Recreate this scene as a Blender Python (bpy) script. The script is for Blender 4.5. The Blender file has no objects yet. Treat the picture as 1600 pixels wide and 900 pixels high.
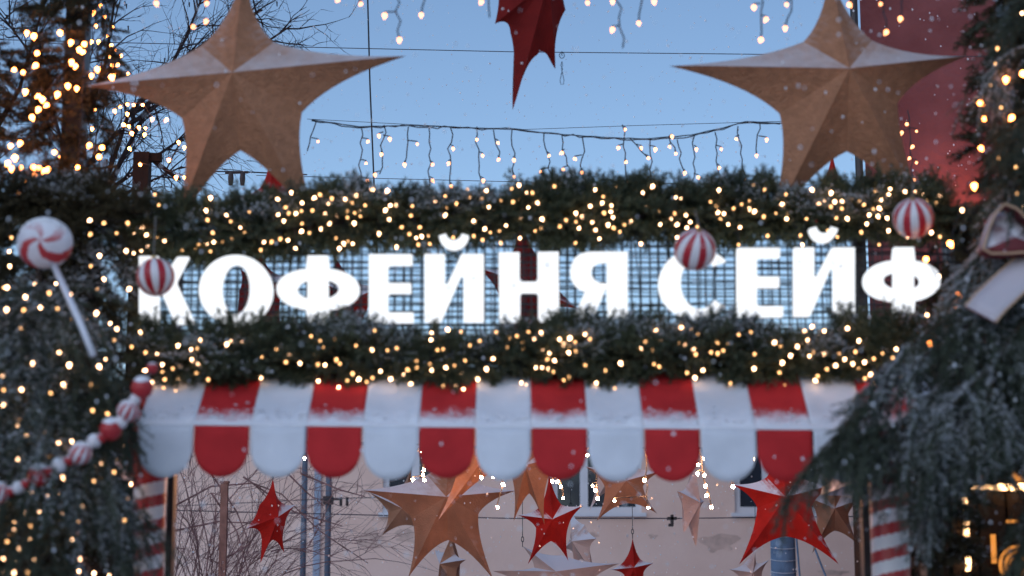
import bpy, bmesh, math, random
import numpy as np
from mathutils import Vector, Matrix, Euler

random.seed(7)
rng = np.random.default_rng(11)
scene = bpy.context.scene
COL = scene.collection
R = math.radians

# ------------------------------------------------------------------ camera, sky, sun, exposure
PITCH = R(10.0)
FPX = 2900.0                      # focal length in pixels of the 1600 px wide photograph
CAM = Vector((0.0, 0.0, 1.6))
cam_data = bpy.data.cameras.new("camera")
cam = bpy.data.objects.new("camera", cam_data)
COL.objects.link(cam)
cam.location = CAM
cam.rotation_euler = (R(90) + PITCH, 0, 0)
cam_data.sensor_width = 36.0
cam_data.lens = FPX / 1600.0 * 36.0
cam_data.clip_end = 2000.0
cam_data.dof.use_dof = True
cam_data.dof.focus_distance = 17.0
cam_data.dof.aperture_fstop = 1.34
cam_data.dof.aperture_blades = 0
scene.camera = cam

SUN_EL, SUN_AZ = R(34.0), R(200.0)       # azimuth clockwise from +Y: behind the camera
world = bpy.data.worlds.new("World")
scene.world = world
world.use_nodes = True
wn = world.node_tree.nodes
wl = world.node_tree.links
bg = wn["Background"]
sky = wn.new("ShaderNodeTexSky")
sky.sky_type = 'NISHITA'
sky.sun_disc = False
sky.sun_elevation = SUN_EL
sky.sun_rotation = SUN_AZ
sky.air_density = 1.0
sky.dust_density = 0.25
sky.ozone_density = 3.0
wl.new(sky.outputs[0], bg.inputs[0])
bg.inputs[1].default_value = 0.10

sun_d = bpy.data.lights.new("sun", 'SUN')
sun_d.energy = 0.5
sun_d.angle = R(60.0)
sun_d.color = (0.78, 0.82, 1.0)
sun = bpy.data.objects.new("sun", sun_d)
COL.objects.link(sun)
sdir = Vector((math.sin(SUN_AZ) * math.cos(SUN_EL), math.cos(SUN_AZ) * math.cos(SUN_EL), math.sin(SUN_EL)))
sun.rotation_euler = (-sdir).to_track_quat('-Z', 'Y').to_euler()
sun.location = (0, -5, 12)

vs = scene.view_settings
vs.view_transform = 'Standard'
vs.look = 'None'
vs.exposure = 0.36
vs.gamma = 1.0
vs.use_curve_mapping = False
scene.cycles.use_denoising = True
scene.cycles.use_adaptive_sampling = True
scene.cycles.adaptive_threshold = 0.02
scene.cycles.max_bounces = 6
scene.cycles.diffuse_bounces = 3
scene.cycles.glossy_bounces = 3
scene.cycles.transparent_max_bounces = 8
scene.cycles.sample_clamp_indirect = 4.0

# ------------------------------------------------------------------ helpers
_F = Vector((0, math.cos(PITCH), math.sin(PITCH)))
_U = Vector((0, -math.sin(PITCH), math.cos(PITCH)))

def P(px, py, Y):
    """point of the place seen at a pixel of the photograph, at distance Y in front of the camera"""
    d = _F + Vector((1, 0, 0)) * ((px - 800) / FPX) + _U * ((450 - py) / FPX)
    return CAM + d * (Y / d.y)

def mpp(Y):
    return Y / math.cos(PITCH) / FPX

def lab(o, label=None, cat=None, group=None, kind=None):
    if label: o["label"] = label
    if cat: o["category"] = cat
    if group: o["group"] = group
    if kind: o["kind"] = kind
    return o

def thing(name, loc, label, cat, group=None):
    o = bpy.data.objects.new(name, None)
    o.empty_display_size = 0.1
    o.location = loc
    COL.objects.link(o)
    return lab(o, label, cat, group)

def link(name, me, parent=None, mats=(), smooth=False, kind=None):
    for m in mats: me.materials.append(m)
    if smooth and len(me.polygons):
        me.polygons.foreach_set("use_smooth", np.ones(len(me.polygons), dtype=bool))
    o = bpy.data.objects.new(name, me)
    COL.objects.link(o)
    if parent is not None: o.parent = parent
    if kind: o["kind"] = kind
    return o

def root_loc(parent):
    v = Vector((0, 0, 0))
    while parent is not None:
        v = v + parent.location
        parent = parent.parent
    return v

class MB:
    """collects faces in world coordinates; build() links them as one mesh under a parent"""
    def __init__(self):
        self.v, self.f, self.m = [], [], []
    def add(self, verts, faces, mat=0):
        n = len(self.v)
        self.v += [tuple(p) for p in verts]
        self.f += [tuple(i + n for i in q) for q in faces]
        self.m += [mat] * len(faces)
    def box(self, a, b, mat=0):
        (x0, y0, z0), (x1, y1, z1) = a, b
        vs_ = [(x0,y0,z0),(x1,y0,z0),(x1,y1,z0),(x0,y1,z0),(x0,y0,z1),(x1,y0,z1),(x1,y1,z1),(x0,y1,z1)]
        self.add(vs_, [(0,3,2,1),(4,5,6,7),(0,1,5,4),(1,2,6,5),(2,3,7,6),(3,0,4,7)], mat)
    def tube(self, pts, r, n=6, mat=0, caps=True):
        pts = [Vector(p) for p in pts]
        if not hasattr(r, '__len__'): r = [r] * len(pts)
        base = len(self.v)
        prev = None
        for i, p in enumerate(pts):
            t = (pts[min(i + 1, len(pts) - 1)] - pts[max(i - 1, 0)])
            if t.length < 1e-9: t = Vector((0, 0, 1))
            t.normalize()
            if prev is None:
                a = Vector((0, 0, 1)) if abs(t.z) < 0.9 else Vector((1, 0, 0))
                prev = t.cross(a).normalized()
            u = (prev - t * prev.dot(t))
            if u.length < 1e-6: u = t.orthogonal()
            u.normalize(); prev = u
            w = t.cross(u)
            for k in range(n):
                a = 2 * math.pi * k / n
                self.v.append(tuple(p + (u * math.cos(a) + w * math.sin(a)) * r[i]))
        for i in range(len(pts) - 1):
            for k in range(n):
                k2 = (k + 1) % n
                self.f.append((base + i*n + k, base + i*n + k2, base + (i+1)*n + k2, base + (i+1)*n + k))
                self.m.append(mat)
        if caps:
            self.f.append(tuple(base + k for k in range(n))[::-1]); self.m.append(mat)
            e = base + (len(pts) - 1) * n
            self.f.append(tuple(e + k for k in range(n))); self.m.append(mat)
    def ball(self, c, r, n=10, mat=0, sq=(1, 1, 1)):
        c = Vector(c); base = len(self.v); h = n // 2
        for i in range(h + 1):
            th = math.pi * i / h
            for k in range(n):
                ph = 2 * math.pi * k / n
                self.v.append((c.x + r*sq[0]*math.sin(th)*math.cos(ph), c.y + r*sq[1]*math.sin(th)*math.sin(ph), c.z + r*sq[2]*math.cos(th)))
        for i in range(h):
            for k in range(n):
                k2 = (k + 1) % n
                self.f.append((base+i*n+k, base+(i+1)*n+k, base+(i+1)*n+k2, base+i*n+k2)); self.m.append(mat)
    def build(self, name, mats, parent=None, smooth=False, kind=None, recalc=False):
        off = root_loc(parent)
        me = bpy.data.meshes.new(name)
        me.from_pydata([(x - off.x, y - off.y, z - off.z) for x, y, z in self.v], [], self.f)
        if not isinstance(mats, (list, tuple)): mats = [mats]
        me.polygons.foreach_set("material_index", self.m)
        if recalc:
            bm = bmesh.new(); bm.from_mesh(me)
            bmesh.ops.remove_doubles(bm, verts=bm.verts, dist=1e-5)
            bmesh.ops.recalc_face_normals(bm, faces=bm.faces)
            bm.to_mesh(me); bm.free()
        me.update()
        return link(name, me, parent, mats, smooth, kind)

# ------------------------------------------------------------------ materials
def mat(name, color, rough=0.7, var=0.0, scale=6.0, bump=0.0, bscale=60.0, metal=0.0, color2=None, snow=None, smax=1.0, zdust=None, trans=0.0):
    """procedural surface: base colour with noise variation, fine bump and, if snow is given, snow lying on faces that look up"""
    m = bpy.data.materials.new(name); m.use_nodes = True
    nt = m.node_tree; N = nt.nodes; L = nt.links
    b = N["Principled BSDF"]
    b.inputs["Roughness"].default_value = rough
    b.inputs["Metallic"].default_value = metal
    if rough >= 0.65: b.inputs["Specular IOR Level"].default_value = 0.15
    c = tuple(color) + (1,)
    b.inputs["Base Color"].default_value = c
    tc = N.new("ShaderNodeTexCoord")
    out = None
    if var > 0 or color2 is not None:
        nz = N.new("ShaderNodeTexNoise"); nz.inputs["Scale"].default_value = scale; nz.inputs["Detail"].default_value = 6
        L.new(tc.outputs["Object"], nz.inputs["Vector"])
        rp = N.new("ShaderNodeValToRGB")
        rp.color_ramp.elements[0].position = 0.3; rp.color_ramp.elements[1].position = 0.72
        c2 = color2 if color2 is not None else tuple(min(1, x * (1 + var)) for x in color)
        c1 = color if color2 is not None else tuple(x * (1 - var) for x in color)
        rp.color_ramp.elements[0].color = tuple(c1) + (1,)
        rp.color_ramp.elements[1].color = tuple(c2) + (1,)
        L.new(nz.outputs["Fac"], rp.inputs["Fac"])
        out = rp.outputs["Color"]
    if snow is not None:
        lo, hi = snow
        ge = N.new("ShaderNodeNewGeometry")
        sx = N.new("ShaderNodeSeparateXYZ"); L.new(ge.outputs["True Normal"], sx.inputs[0])
        n2 = N.new("ShaderNodeTexNoise"); n2.inputs["Scale"].default_value = 9; n2.inputs["Detail"].default_value = 5
        L.new(tc.outputs["Object"], n2.inputs["Vector"])
        ma = N.new("ShaderNodeMath"); ma.operation = 'MULTIPLY_ADD'
        L.new(n2.outputs["Fac"], ma.inputs[0]); ma.inputs[1].default_value = 0.5; L.new(sx.outputs["Z"], ma.inputs[2])
        mr = N.new("ShaderNodeMapRange"); mr.interpolation_type = 'SMOOTHSTEP'
        L.new(ma.outputs[0], mr.inputs["Value"])
        mr.inputs["From Min"].default_value = lo + 0.25; mr.inputs["From Max"].default_value = hi + 0.25
        mx = N.new("ShaderNodeMix"); mx.data_type = 'RGBA'
        L.new(mr.outputs["Result"], mx.inputs["Factor"])
        if out is not None: L.new(out, mx.inputs[6])
        else: mx.inputs[6].default_value = c
        mr.inputs["To Max"].default_value = smax
        mx.inputs[7].default_value = (0.82, 0.82, 0.85, 1)
        out = mx.outputs[2]
    if zdust is not None:
        sx = N.new("ShaderNodeSeparateXYZ"); L.new(tc.outputs["Object"], sx.inputs[0])
        n2 = N.new("ShaderNodeTexNoise"); n2.inputs["Scale"].default_value = 13; n2.inputs["Detail"].default_value = 8; n2.inputs["Roughness"].default_value = .7
        L.new(tc.outputs["Object"], n2.inputs["Vector"])
        ma = N.new("ShaderNodeMath"); ma.operation = 'MULTIPLY_ADD'
        L.new(n2.outputs["Fac"], ma.inputs[0]); ma.inputs[1].default_value = 0.16; L.new(sx.outputs["Z"], ma.inputs[2])
        mr = N.new("ShaderNodeMapRange"); mr.interpolation_type = 'SMOOTHSTEP'
        L.new(ma.outputs[0], mr.inputs["Value"])
        mr.inputs["From Min"].default_value = zdust[1] + .08; mr.inputs["From Max"].default_value = zdust[0] + .08
        mr.inputs["To Min"].default_value = 0.0; mr.inputs["To Max"].default_value = .95
        mx = N.new("ShaderNodeMix"); mx.data_type = 'RGBA'
        L.new(mr.outputs["Result"], mx.inputs["Factor"])
        if out is not None: L.new(out, mx.inputs[6])
        else: mx.inputs[6].default_value = c
        mx.inputs[7].default_value = (0.84, 0.85, 0.88, 1)
        out = mx.outputs[2]
    if out is not None: L.new(out, b.inputs["Base Color"])
    if bump > 0:
        n3 = N.new("ShaderNodeTexNoise"); n3.inputs["Scale"].default_value = bscale; n3.inputs["Detail"].default_value = 8
        L.new(tc.outputs["Object"], n3.inputs["Vector"])
        bp = N.new("ShaderNodeBump"); bp.inputs["Strength"].default_value = bump; bp.inputs["Distance"].default_value = 0.02
        L.new(n3.outputs["Fac"], bp.inputs["Height"]); L.new(bp.outputs[0], b.inputs["Normal"])
    if trans > 0:
        tr = N.new("ShaderNodeBsdfTranslucent"); ad = N.new("ShaderNodeMixShader"); ad.inputs[0].default_value = trans
        if out is not None: L.new(out, tr.inputs["Color"])
        else: tr.inputs["Color"].default_value = c
        L.new(b.outputs[0], ad.inputs[1]); L.new(tr.outputs[0], ad.inputs[2])
        L.new(ad.outputs[0], N["Material Output"].inputs["Surface"])
    return m

def emit(name, color, strength):
    m = bpy.data.materials.new(name); m.use_nodes = True
    nt = m.node_tree
    nt.nodes.remove(nt.nodes["Principled BSDF"])
    e = nt.nodes.new("ShaderNodeEmission")
    e.inputs[0].default_value = tuple(color) + (1,); e.inputs[1].default_value = strength
    nt.links.new(e.outputs[0], nt.nodes["Material Output"].inputs["Surface"])
    return m

M = {}
M['needle'] = mat('fir_needles', (0.030, 0.040, 0.022), 0.6, scale=5, color2=(0.095, 0.105, 0.05))
M['needle_dark'] = mat('dark_fir_needles', (0.030, 0.027, 0.016), 0.65, scale=4, color2=(0.095, 0.078, 0.042))
M['needle_blue'] = mat('blue_spruce_needles', (0.026, 0.036, 0.022), 0.6, scale=4, color2=(0.085, 0.10, 0.062))
M['bark'] = mat('bark', (0.05, 0.033, 0.024), 0.9, 0.5, 20, 0.6, 40)
M['twig'] = mat('bare_twig_bark', (0.035, 0.025, 0.026), 0.85, 0.4, 8)
M['bush_twig'] = mat('bush_twig_bark', (0.27, 0.15, 0.14), 0.85, 0.5, 8)
M['snow'] = mat('snow', (0.84, 0.85, 0.88), 0.6, 0.03, 30, 0.3, 80)
M['frost'] = mat('snow_on_needles', (0.68, 0.70, 0.74), 0.7)
M['letter_face'] = emit('lit_letter_face', (0.90, 0.94, 1.0), 0.95)
M['letter_side'] = mat('letter_side', (0.6, 0.58, 0.6), 0.5)
M['bulb'] = emit('warm_bulb', (1.0, 0.55, 0.29), 12.0)
M['bulb_dim'] = emit('warm_bulb_dim', (1.0, 0.50, 0.19), 4.0)
M['bulb_orange'] = emit('orange_bulb', (1.0, 0.28, 0.06), 26.0)
M['bulb_far'] = emit('warm_bulb_far', (1.0, 0.36, 0.15), 4.5)
M['bulb_court_fill'] = emit('courtyard_bulb_and_fill', (1.0, 0.42, 0.17), 460.0)  # overbright bulbs, also on the unseen row added to light the stars
M['wire'] = mat('dark_cable', (0.02, 0.022, 0.03), 0.5)
M['cable_blue'] = mat('cable', (0.03, 0.035, 0.05), 0.5)
M['mesh'] = mat('mesh_wire', (0.05, 0.055, 0.065), 0.5, metal=0.5)
M['metal_dark'] = mat('dark_painted_steel', (0.03, 0.024, 0.024), 0.45, 0.3, 8, 0.1, 50)
M['red_fab'] = mat('red_awning_canvas', (0.50, 0.028, 0.03), 0.75, 0.16, 5, 0.7, 6)
M['red_top'] = mat('red_awning_canvas_snowed', (0.50, 0.028, 0.03), 0.75, 0.16, 5, 0.7, 6, zdust=(.025, .115))
M['white_top'] = mat('white_awning_canvas_snowed', (0.69, 0.71, 0.75), 0.75, 0.09, 4, 0.7, 6, zdust=(.025, .115))
M['white_fab'] = mat('white_awning_canvas', (0.69, 0.71, 0.75), 0.75, 0.09, 4, 0.7, 6)
M['tan_star'] = mat('tan_star_fabric', (0.42, 0.20, 0.115), 0.85, 0.22, 5, 0.5, 70, snow=(0.22, 0.75), smax=.8, trans=0.10)
M['giant_star'] = mat('sandy_giant_star_fabric', (0.45, 0.215, 0.12), 0.9, 0.15, 20, 0.7, 60, snow=(0.20, 0.85), smax=.62, trans=0.12)
M['pale_star'] = mat('pale_star_fabric', (0.68, 0.48, 0.40), 0.8, 0.10, 7, 0.3, 90, snow=(0.30, 0.55), trans=0.15)
M['red_star'] = mat('red_star_fabric', (0.50, 0.022, 0.015), 0.7, 0.2, 7, 0.3, 90, snow=(0.42, 0.68), trans=0.12)
M['shaded_star'] = mat('shaded_red_star_fabric', (0.20, 0.012, 0.010), 0.7, 0.2, 7, 0.3, 90, snow=(0.42, 0.68), trans=0.12)  # darkened copy of the red star fabric, shade put into its colour
M['candy_red'] = mat('candy_red_paint', (0.42, 0.02, 0.028), 0.3, 0.1, 10)
M['candy_white'] = mat('candy_white_paint', (0.78, 0.76, 0.76), 0.35, 0.04, 10)
M['ball_red'] = mat('ball_red', (0.45, 0.02, 0.03), 0.3, 0.12, 12)
M['ball_white'] = mat('ball_white', (0.76, 0.72, 0.72), 0.35, 0.06, 12, snow=(0.75, 1.0))
M['bead_red'] = mat('bead_red', (0.42, 0.02, 0.025), 0.35, 0.1, 12, snow=(0.45, 0.7))
M['bead_white'] = mat('bead_white', (0.7, 0.66, 0.68), 0.4, 0.06, 12, snow=(0.45, 0.7))
M['pop_red'] = mat('lollipop_red', (0.40, 0.02, 0.025), 0.5, 0.1, 12, snow=(-.1, 0.6), smax=.8)
M['pop_white'] = mat('lollipop_white', (0.62, 0.58, 0.61), 0.5, 0.1, 12, snow=(-.1, 0.6), smax=.8)
M['ribbon'] = mat('bow_ribbon', (0.16, 0.012, 0.018), 0.6, 0.2, 10, 0.2, 90, snow=(0.16, 0.5), smax=.58)
M['ribbon_fold'] = mat('bow_ribbon_fold', (0.15, 0.012, 0.016), 0.6, 0.2, 10, 0.2, 90, snow=(0.40, 0.62))
M['ribbon_edge'] = mat('bow_gold_edge', (0.55, 0.34, 0.2), 0.5, 0.15, 12)
M['plaster'] = mat('pink_plaster', (0.80, 0.56, 0.46), 0.9, scale=1.1, color2=(0.90, 0.67, 0.57), bump=0.35, bscale=18)
M['stain'] = mat('bare_plaster_patch', (0.68, 0.49, 0.41), 0.95, 0.25, 6, 0.5, 25)
M['red_plaster'] = mat('plum_plaster', (0.16, 0.05, 0.05), 0.9, scale=2.2, color2=(0.24, 0.08, 0.08), bump=1.0, bscale=14)
M['frame_white'] = mat('white_window_frame', (0.72, 0.74, 0.78), 0.5, 0.05, 5)
M['glass'] = mat('dark_window_glass', (0.03, 0.04, 0.055), 0.08)
M['roof_snow'] = mat('snowy_roof', (0.8, 0.82, 0.86), 0.7, 0.04, 3, 0.3, 6)
M['ground'] = mat('trodden_snow', (0.55, 0.56, 0.6), 0.8, 0.15, 0.8, 0.5, 6)
M['pole_blue'] = mat('blue_grey_steel', (0.10, 0.13, 0.18), 0.5, 0.25, 6, 0.15, 40)
M['concrete'] = mat('blue_grey_concrete', (0.17, 0.25, 0.36), 0.85, 0.2, 8, 0.3, 40)
M['concrete_pale'] = mat('pale_blue_board', (0.36, 0.42, 0.52), 0.7, 0.1, 5)
M['wood_post'] = mat('rusty_post', (0.30, 0.15, 0.115), 0.85, 0.3, 9, 0.4, 30)
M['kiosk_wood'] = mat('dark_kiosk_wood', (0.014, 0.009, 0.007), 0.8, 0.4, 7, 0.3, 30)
M['led'] = emit('warm_led_strip', (1.0, 0.55, 0.24), 9.0)
M['led_soft'] = emit('amber_lit_panel', (1.0, 0.36, 0.07), .7)
M['flood'] = emit('floodlight_lens', (1.0, 0.24, 0.07), 110.0)
M['flake'] = mat('snowflake', (0.9, 0.92, 0.95), 0.5)
M['stick'] = mat('white_stick', (0.72, 0.72, 0.76), 0.4)
M['thread'] = mat('thread', (0.35, 0.33, 0.33), 0.6)
M['gold_cap'] = mat('gold_cap', (0.55, 0.38, 0.16), 0.3, metal=0.9)

# ------------------------------------------------------------------ setting
g = MB(); g.add([(-300, -100, 0), (300, -100, 0), (300, 500, 0), (-300, 500, 0)], [(0, 1, 2, 3)])
lab(g.build('ground', M['ground']), kind='structure')

# far plastered house with windows
YW = 28.0
wall_top = P(800, 632, YW).z
WX0, WX1 = -9.0, 11.0
bld = thing('plastered_house', (0, YW, 0), 'low pink plastered house with white windows behind the hanging stars', 'house')
wins = []
for a, b in ((598, 738), (862, 1003), (1148, 1289)):
    wins.append((P(a, 780, YW).x, P(b, 780, YW).x))
z0w = P(800, 801, YW).z; z1w = z0w + 1.32
xs = sorted([WX0, WX1] + [x for w in wins for x in w])
zs = [0, z0w, z1w, wall_top]
w = MB()
for i in range(len(xs) - 1):
    for j in range(3):
        is_open = j == 1 and any(abs(xs[i] - ww[0]) < 1e-6 for ww in wins)
        if is_open:
            a, b = xs[i], xs[i+1]; c, d = zs[1], zs[2]; y0, y1 = YW, YW + 0.16
            w.add([(a,y0,c),(a,y1,c),(a,y1,d),(a,y0,d)], [(0,1,2,3)])
            w.add([(b,y0,c),(b,y1,c),(b,y1,d),(b,y0,d)], [(3,2,1,0)])
            w.add([(a,y0,c),(b,y0,c),(b,y1,c),(a,y1,c)], [(0,1,2,3)])
            w.add([(a,y0,d),(b,y0,d),(b,y1,d),(a,y1,d)], [(3,2,1,0)])
        else:
            w.add([(xs[i],YW,zs[j]),(xs[i+1],YW,zs[j]),(xs[i+1],YW,zs[j+1]),(xs[i],YW,zs[j+1])], [(0,1,2,3)])
w.box((WX0, YW + 0.2, 0), (WX1, YW + 7, wall_top - 0.01))
w.build('wall', M['plaster'], bld)
for (a, b) in wins:
    f = MB(); c, d = z0w, z1w; t = 0.09
    f.box((a, YW+0.08, c), (b, YW+0.15, c+t)); f.box((a, YW+0.08, d-t), (b, YW+0.15, d))
    f.box((a, YW+0.08, c+t), (a+t, YW+0.15, d-t)); f.box((b-t, YW+0.08, c+t), (b, YW+0.15, d-t))
    mx = a + (b-a)*0.36
    f.box((mx-0.06, YW+0.075, c+t), (mx+0.06, YW+0.15, d-t))
    fo = f.build('window', M['frame_white'], bld)
    for (p, q) in ((a+t, mx-0.06), (mx+0.06, b-t)):
        k = MB(); k.box((p, YW+0.11, c+t), (q, YW+0.13, d-t)); k.build('pane', M['glass'], fo)
    k = MB(); k.box((a-0.06, YW-0.07, c-0.06), (b+0.06, YW+0.07, c-0.003)); k.build('sill', M['frame_white'], fo)
r = MB()
r.add([(WX0-.3,YW-.35,wall_top),(WX1+.3,YW-.35,wall_top),(WX1+.3,YW-.35,wall_top+.12),(WX0-.3,YW-.35,wall_top+.12),
       (WX0-.3,YW+3.6,wall_top+.75),(WX1+.3,YW+3.6,wall_top+.75),(WX0-.3,YW+7.4,wall_top),(WX1+.3,YW+7.4,wall_top)],
      [(0,1,2,3),(3,2,5,4),(4,5,7,6),(0,6,7,1),(0,3,4,6),(1,7,5,2)])
r.build('roof', M['roof_snow'], bld)
for (px, py, rx, rz) in ((580,842,.20,.12),(640,838,.24,.10),(1125,848,.26,.16),(1300,895,.2,.05),(470,855,.12,.1),(925,836,.1,.03),(1020,838,.06,.04)):
    c = P(px, py, YW); n = 22
    s = MB(); ph = random.random()*9
    ring = [(c.x+math.cos(t)*rx*(1+.3*math.sin(3*t+ph)+.15*math.sin(7*t)), YW-.004, c.z+math.sin(t)*rz*(1+.3*math.cos(2*t+ph)+.15*math.sin(5*t))) for t in [2*math.pi*k/n for k in range(n)]]
    s.add(ring, [tuple(range(n))]); s.build('plaster_patch', M['stain'], bld)
tr = MB(); a = P(494, 640, YW); b = P(504, 640, YW)
tr.box((a.x, YW-.06, 0), (b.x, YW-.004, wall_top-.02)); tr.build('corner_board', M['concrete_pale'], bld)

# plum plastered house on the right
rb = thing('red_house', (3.2, 16.5, 0), 'tall plum red plastered house behind the right tan star', 'house')
x0 = P(1350, 200, 16.5).x
foot = [(x0, 16.5), (10.0, 15.6), (12.0, 25.0), (x0 * 25 / 16.5 + 0.45, 25.0)]
w = MB(); H = 9.5
vv = [(x, y, 0) for x, y in foot] + [(x, y, H) for x, y in foot]
w.add(vv, [(0,1,5,4),(1,2,6,5),(2,3,7,6),(3,0,4,7),(4,5,6,7)]); w.build('wall', M['red_plaster'], rb)
cv = MB(); cv.add([(x, y, H+.002) for x, y in foot]+[(x, y, H+.25) for x, y in foot], [(0,3,2,1),(0,1,5,4),(1,2,6,5),(2,3,7,6),(3,0,4,7),(4,5,6,7)]); cv.build('roof', M['roof_snow'], rb)
dp = MB()
pp = P(1337, 100, 16.3); dp.tube([(pp.x, 16.3, 0), (pp.x, 16.3, H-.1)], 0.035, 8)
for z in (2.5, 4.5, 6.2, 8.0): dp.box((pp.x-.05, 16.25, z), (pp.x+.12, 16.5, z+.03))
dp.build('downpipe', M['metal_dark'], rb)

def wall_floodlight(px, py, Y):
    c = P(px, py, Y)
    t = thing('wall_floodlight', c, 'small orange floodlight shining up the plum red wall', 'floodlight')
    b = MB(); b.box((c.x-.10, c.y-.06, c.z-.07), (c.x+.10, c.y+.05, c.z)); b.build('housing', M['metal_dark'], t)
    b = MB(); b.box((c.x-.08, c.y-.04, c.z+.002), (c.x+.08, c.y+.04, c.z+.012)); b.build('lens', M['flood'], t)
    b = MB(); b.tube([(c.x, c.y, c.z-.07), (c.x, c.y+.35, c.z-.09)], .015, 6); b.build('bracket', M['metal_dark'], t)
wall_floodlight(1512, 336, 15.98)

# ------------------------------------------------------------------ poles and wires behind
def pole(name, px, Y, rad, ztop, m, label, cat, rings=False):
    x = P(px, 800, Y).x
    t = thing(name, (x, Y, 0), label, cat)
    b = MB(); b.tube([(x, Y, 0), (x, Y, ztop*.5), (x, Y, ztop)], [rad*1.06, rad*1.02, rad*.96], 16); b.build('post', m, t, True)
    b = MB(); b.tube([(x, Y, ztop-.002), (x, Y, ztop+.05)], [rad*1.15, rad*.8], 16); b.build('cap', m, t)
    return t, x
pole('steel_pole', 475, 24.0, .038, 4.6, M['pole_blue'], 'thin dark steel pole left of the paired poles by the pink wall', 'pole')
t, x = pole('steel_pole', 513, 23.6, .038, 4.6, M['pole_blue'], 'thin dark steel pole with a cable bracket, right of the paired poles', 'pole')
b = MB(); zz = P(513, 782, 23.6).z
b.box((x-.06, 23.5, zz-.05), (x+.06, 23.66, zz+.05)); b.box((x+.06, 23.54, zz), (x+.16, 23.58, zz+.03))
for q in (.16, .24): b.tube([(x+q, 23.56, zz+.04), (x+q, 23.56, zz-.07)], .02, 6)
b.build('bracket', M['metal_dark'], t)
t, x = pole('concrete_pole', 1222, 22.0, .145, 3.9, M['concrete'], 'thick blue grey pole wrapped in wire under the big red star', 'pole')
b = MB()
for k in range(26):
    z = .15 + k*.14
    b.tube([(x+.152*math.cos(a), 22.0+.152*math.sin(a), z+.03*math.sin(a)) for a in [2*math.pi*i/14 for i in range(15)]], .004, 4)
b.build('wire_wrap', M['frame_white'], t, kind='stuff')
for (qx, qy, off) in ((1292, 905, 0), (1250, 905, .1)):
    b = MB(); e = P(qx, qy, 21.6); b.tube([(x+.12, 21.9, 3.0-off), e, (e.x+(e.x-x)*.9, 21.3, 0)], .012, 5); b.build('guy_wire', M['concrete'], t)
t = thing('rusty_post', (P(350, 800, 19).x, 19, 0), 'slim rusty brown post among the bare bush branches', 'post')
b = MB(); x = P(350, 800, 19).x; zt = P(350, 755, 19).z
b.box((x-.035, 18.96, 0), (x+.035, 19.04, zt)); b.build('post', M['wood_post'], t)
b = MB(); b.box((x-.045, 18.95, zt), (x+.045, 19.05, zt+.02)); b.build('cap', M['wood_post'], t)
Yu = 15.0; a = P(223, 240, Yu)
t = thing('utility_pole', (a.x, Yu, 0), 'dark wooden utility pole top with one side arm above the left garland', 'pole')
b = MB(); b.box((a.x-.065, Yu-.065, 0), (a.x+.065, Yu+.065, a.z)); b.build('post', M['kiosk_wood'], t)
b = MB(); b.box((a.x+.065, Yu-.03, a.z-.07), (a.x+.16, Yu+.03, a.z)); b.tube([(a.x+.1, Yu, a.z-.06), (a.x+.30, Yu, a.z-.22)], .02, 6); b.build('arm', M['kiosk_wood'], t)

def cable(pts, Y, rad, label, cat='cable', name='overhead_cable', m='cable_blue', sag=0.0):
    q = [P(x, y, Y) for x, y in pts]
    full = []
    for i in range(len(q)-1):
        for k in range(12):
            s = k/12; p = q[i].lerp(q[i+1], s); p.z -= sag*4*s*(1-s); full.append(p)
    full.append(q[-1])
    b = MB(); b.tube(full, rad, 5)
    return lab(b.build(name, M[m]), label, cat)
cable([(-80, 60), (400, 72), (800, 81), (1700, 90)], 16, .004, 'thin cable crossing the sky at the height of the star tips')
cable([(480, 186), (800, 203), (1000, 196), (1345, 186)], 15.5, .0025, 'faint thin wire just above the icicle lights')
cable([(400, 274), (800, 284), (1350, 290)], 15.5, .003, 'thin wire just above the upper fir garland')
cable([(573, -60), (578, 130), (585, 300), (590, 420)], 17, .008, 'near vertical dark cable right of the left tan star', m='wire')
cable([(250, 797), (800, 810), (1060, 810), (1420, 806)], 21, .006, 'dark wire strung across the pink wall between the stars')
cable([(250, 792), (520, 779), (640, 776)], 23, .005, 'short dark wire running left from the bracketed steel pole')
t = thing('cable_clamp', P(1050, 813, 20.95), 'small dark clamp on the wire across the pink wall', 'clamp')
b = MB(); c = P(1050, 810, 20.95); b.box((c.x-.05, 20.9, c.z-.015), (c.x+.05, 21.05, c.z+.015)); b.box((c.x-.015, 20.9, c.z-.08), (c.x+.015, 21.0, c.z+.04)); b.build('jaw', M['metal_dark'], t)
b = MB(); b.box((c.x-.04, 20.91, c.z-.09), (c.x+.012, 20.99, c.z-.06)); b.build('foot', M['metal_dark'], t)
c0 = P(370, 270, 15.5)
t = thing('cable_insulators', c0, 'pair of dark insulators on a cable seen under the left tan star', 'insulator')
for dx in (-.05, .05):
    b = MB(); b.tube([c0+Vector((dx,0,0)), c0+Vector((dx,0,-.05)), c0+Vector((dx,0,-.11))], [.02,.025,.018], 8); b.build('insulator', M['metal_dark'], t)
b = MB(); b.tube([c0+Vector((-.1,0,.0)), c0+Vector((.1,0,.005))], .012, 6); b.build('crossbar', M['metal_dark'], t)
cable([(300, 268), (370, 268), (480, 273)], 15.5, .006, 'dark cable carrying the insulators under the left tan star', m='wire')

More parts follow.
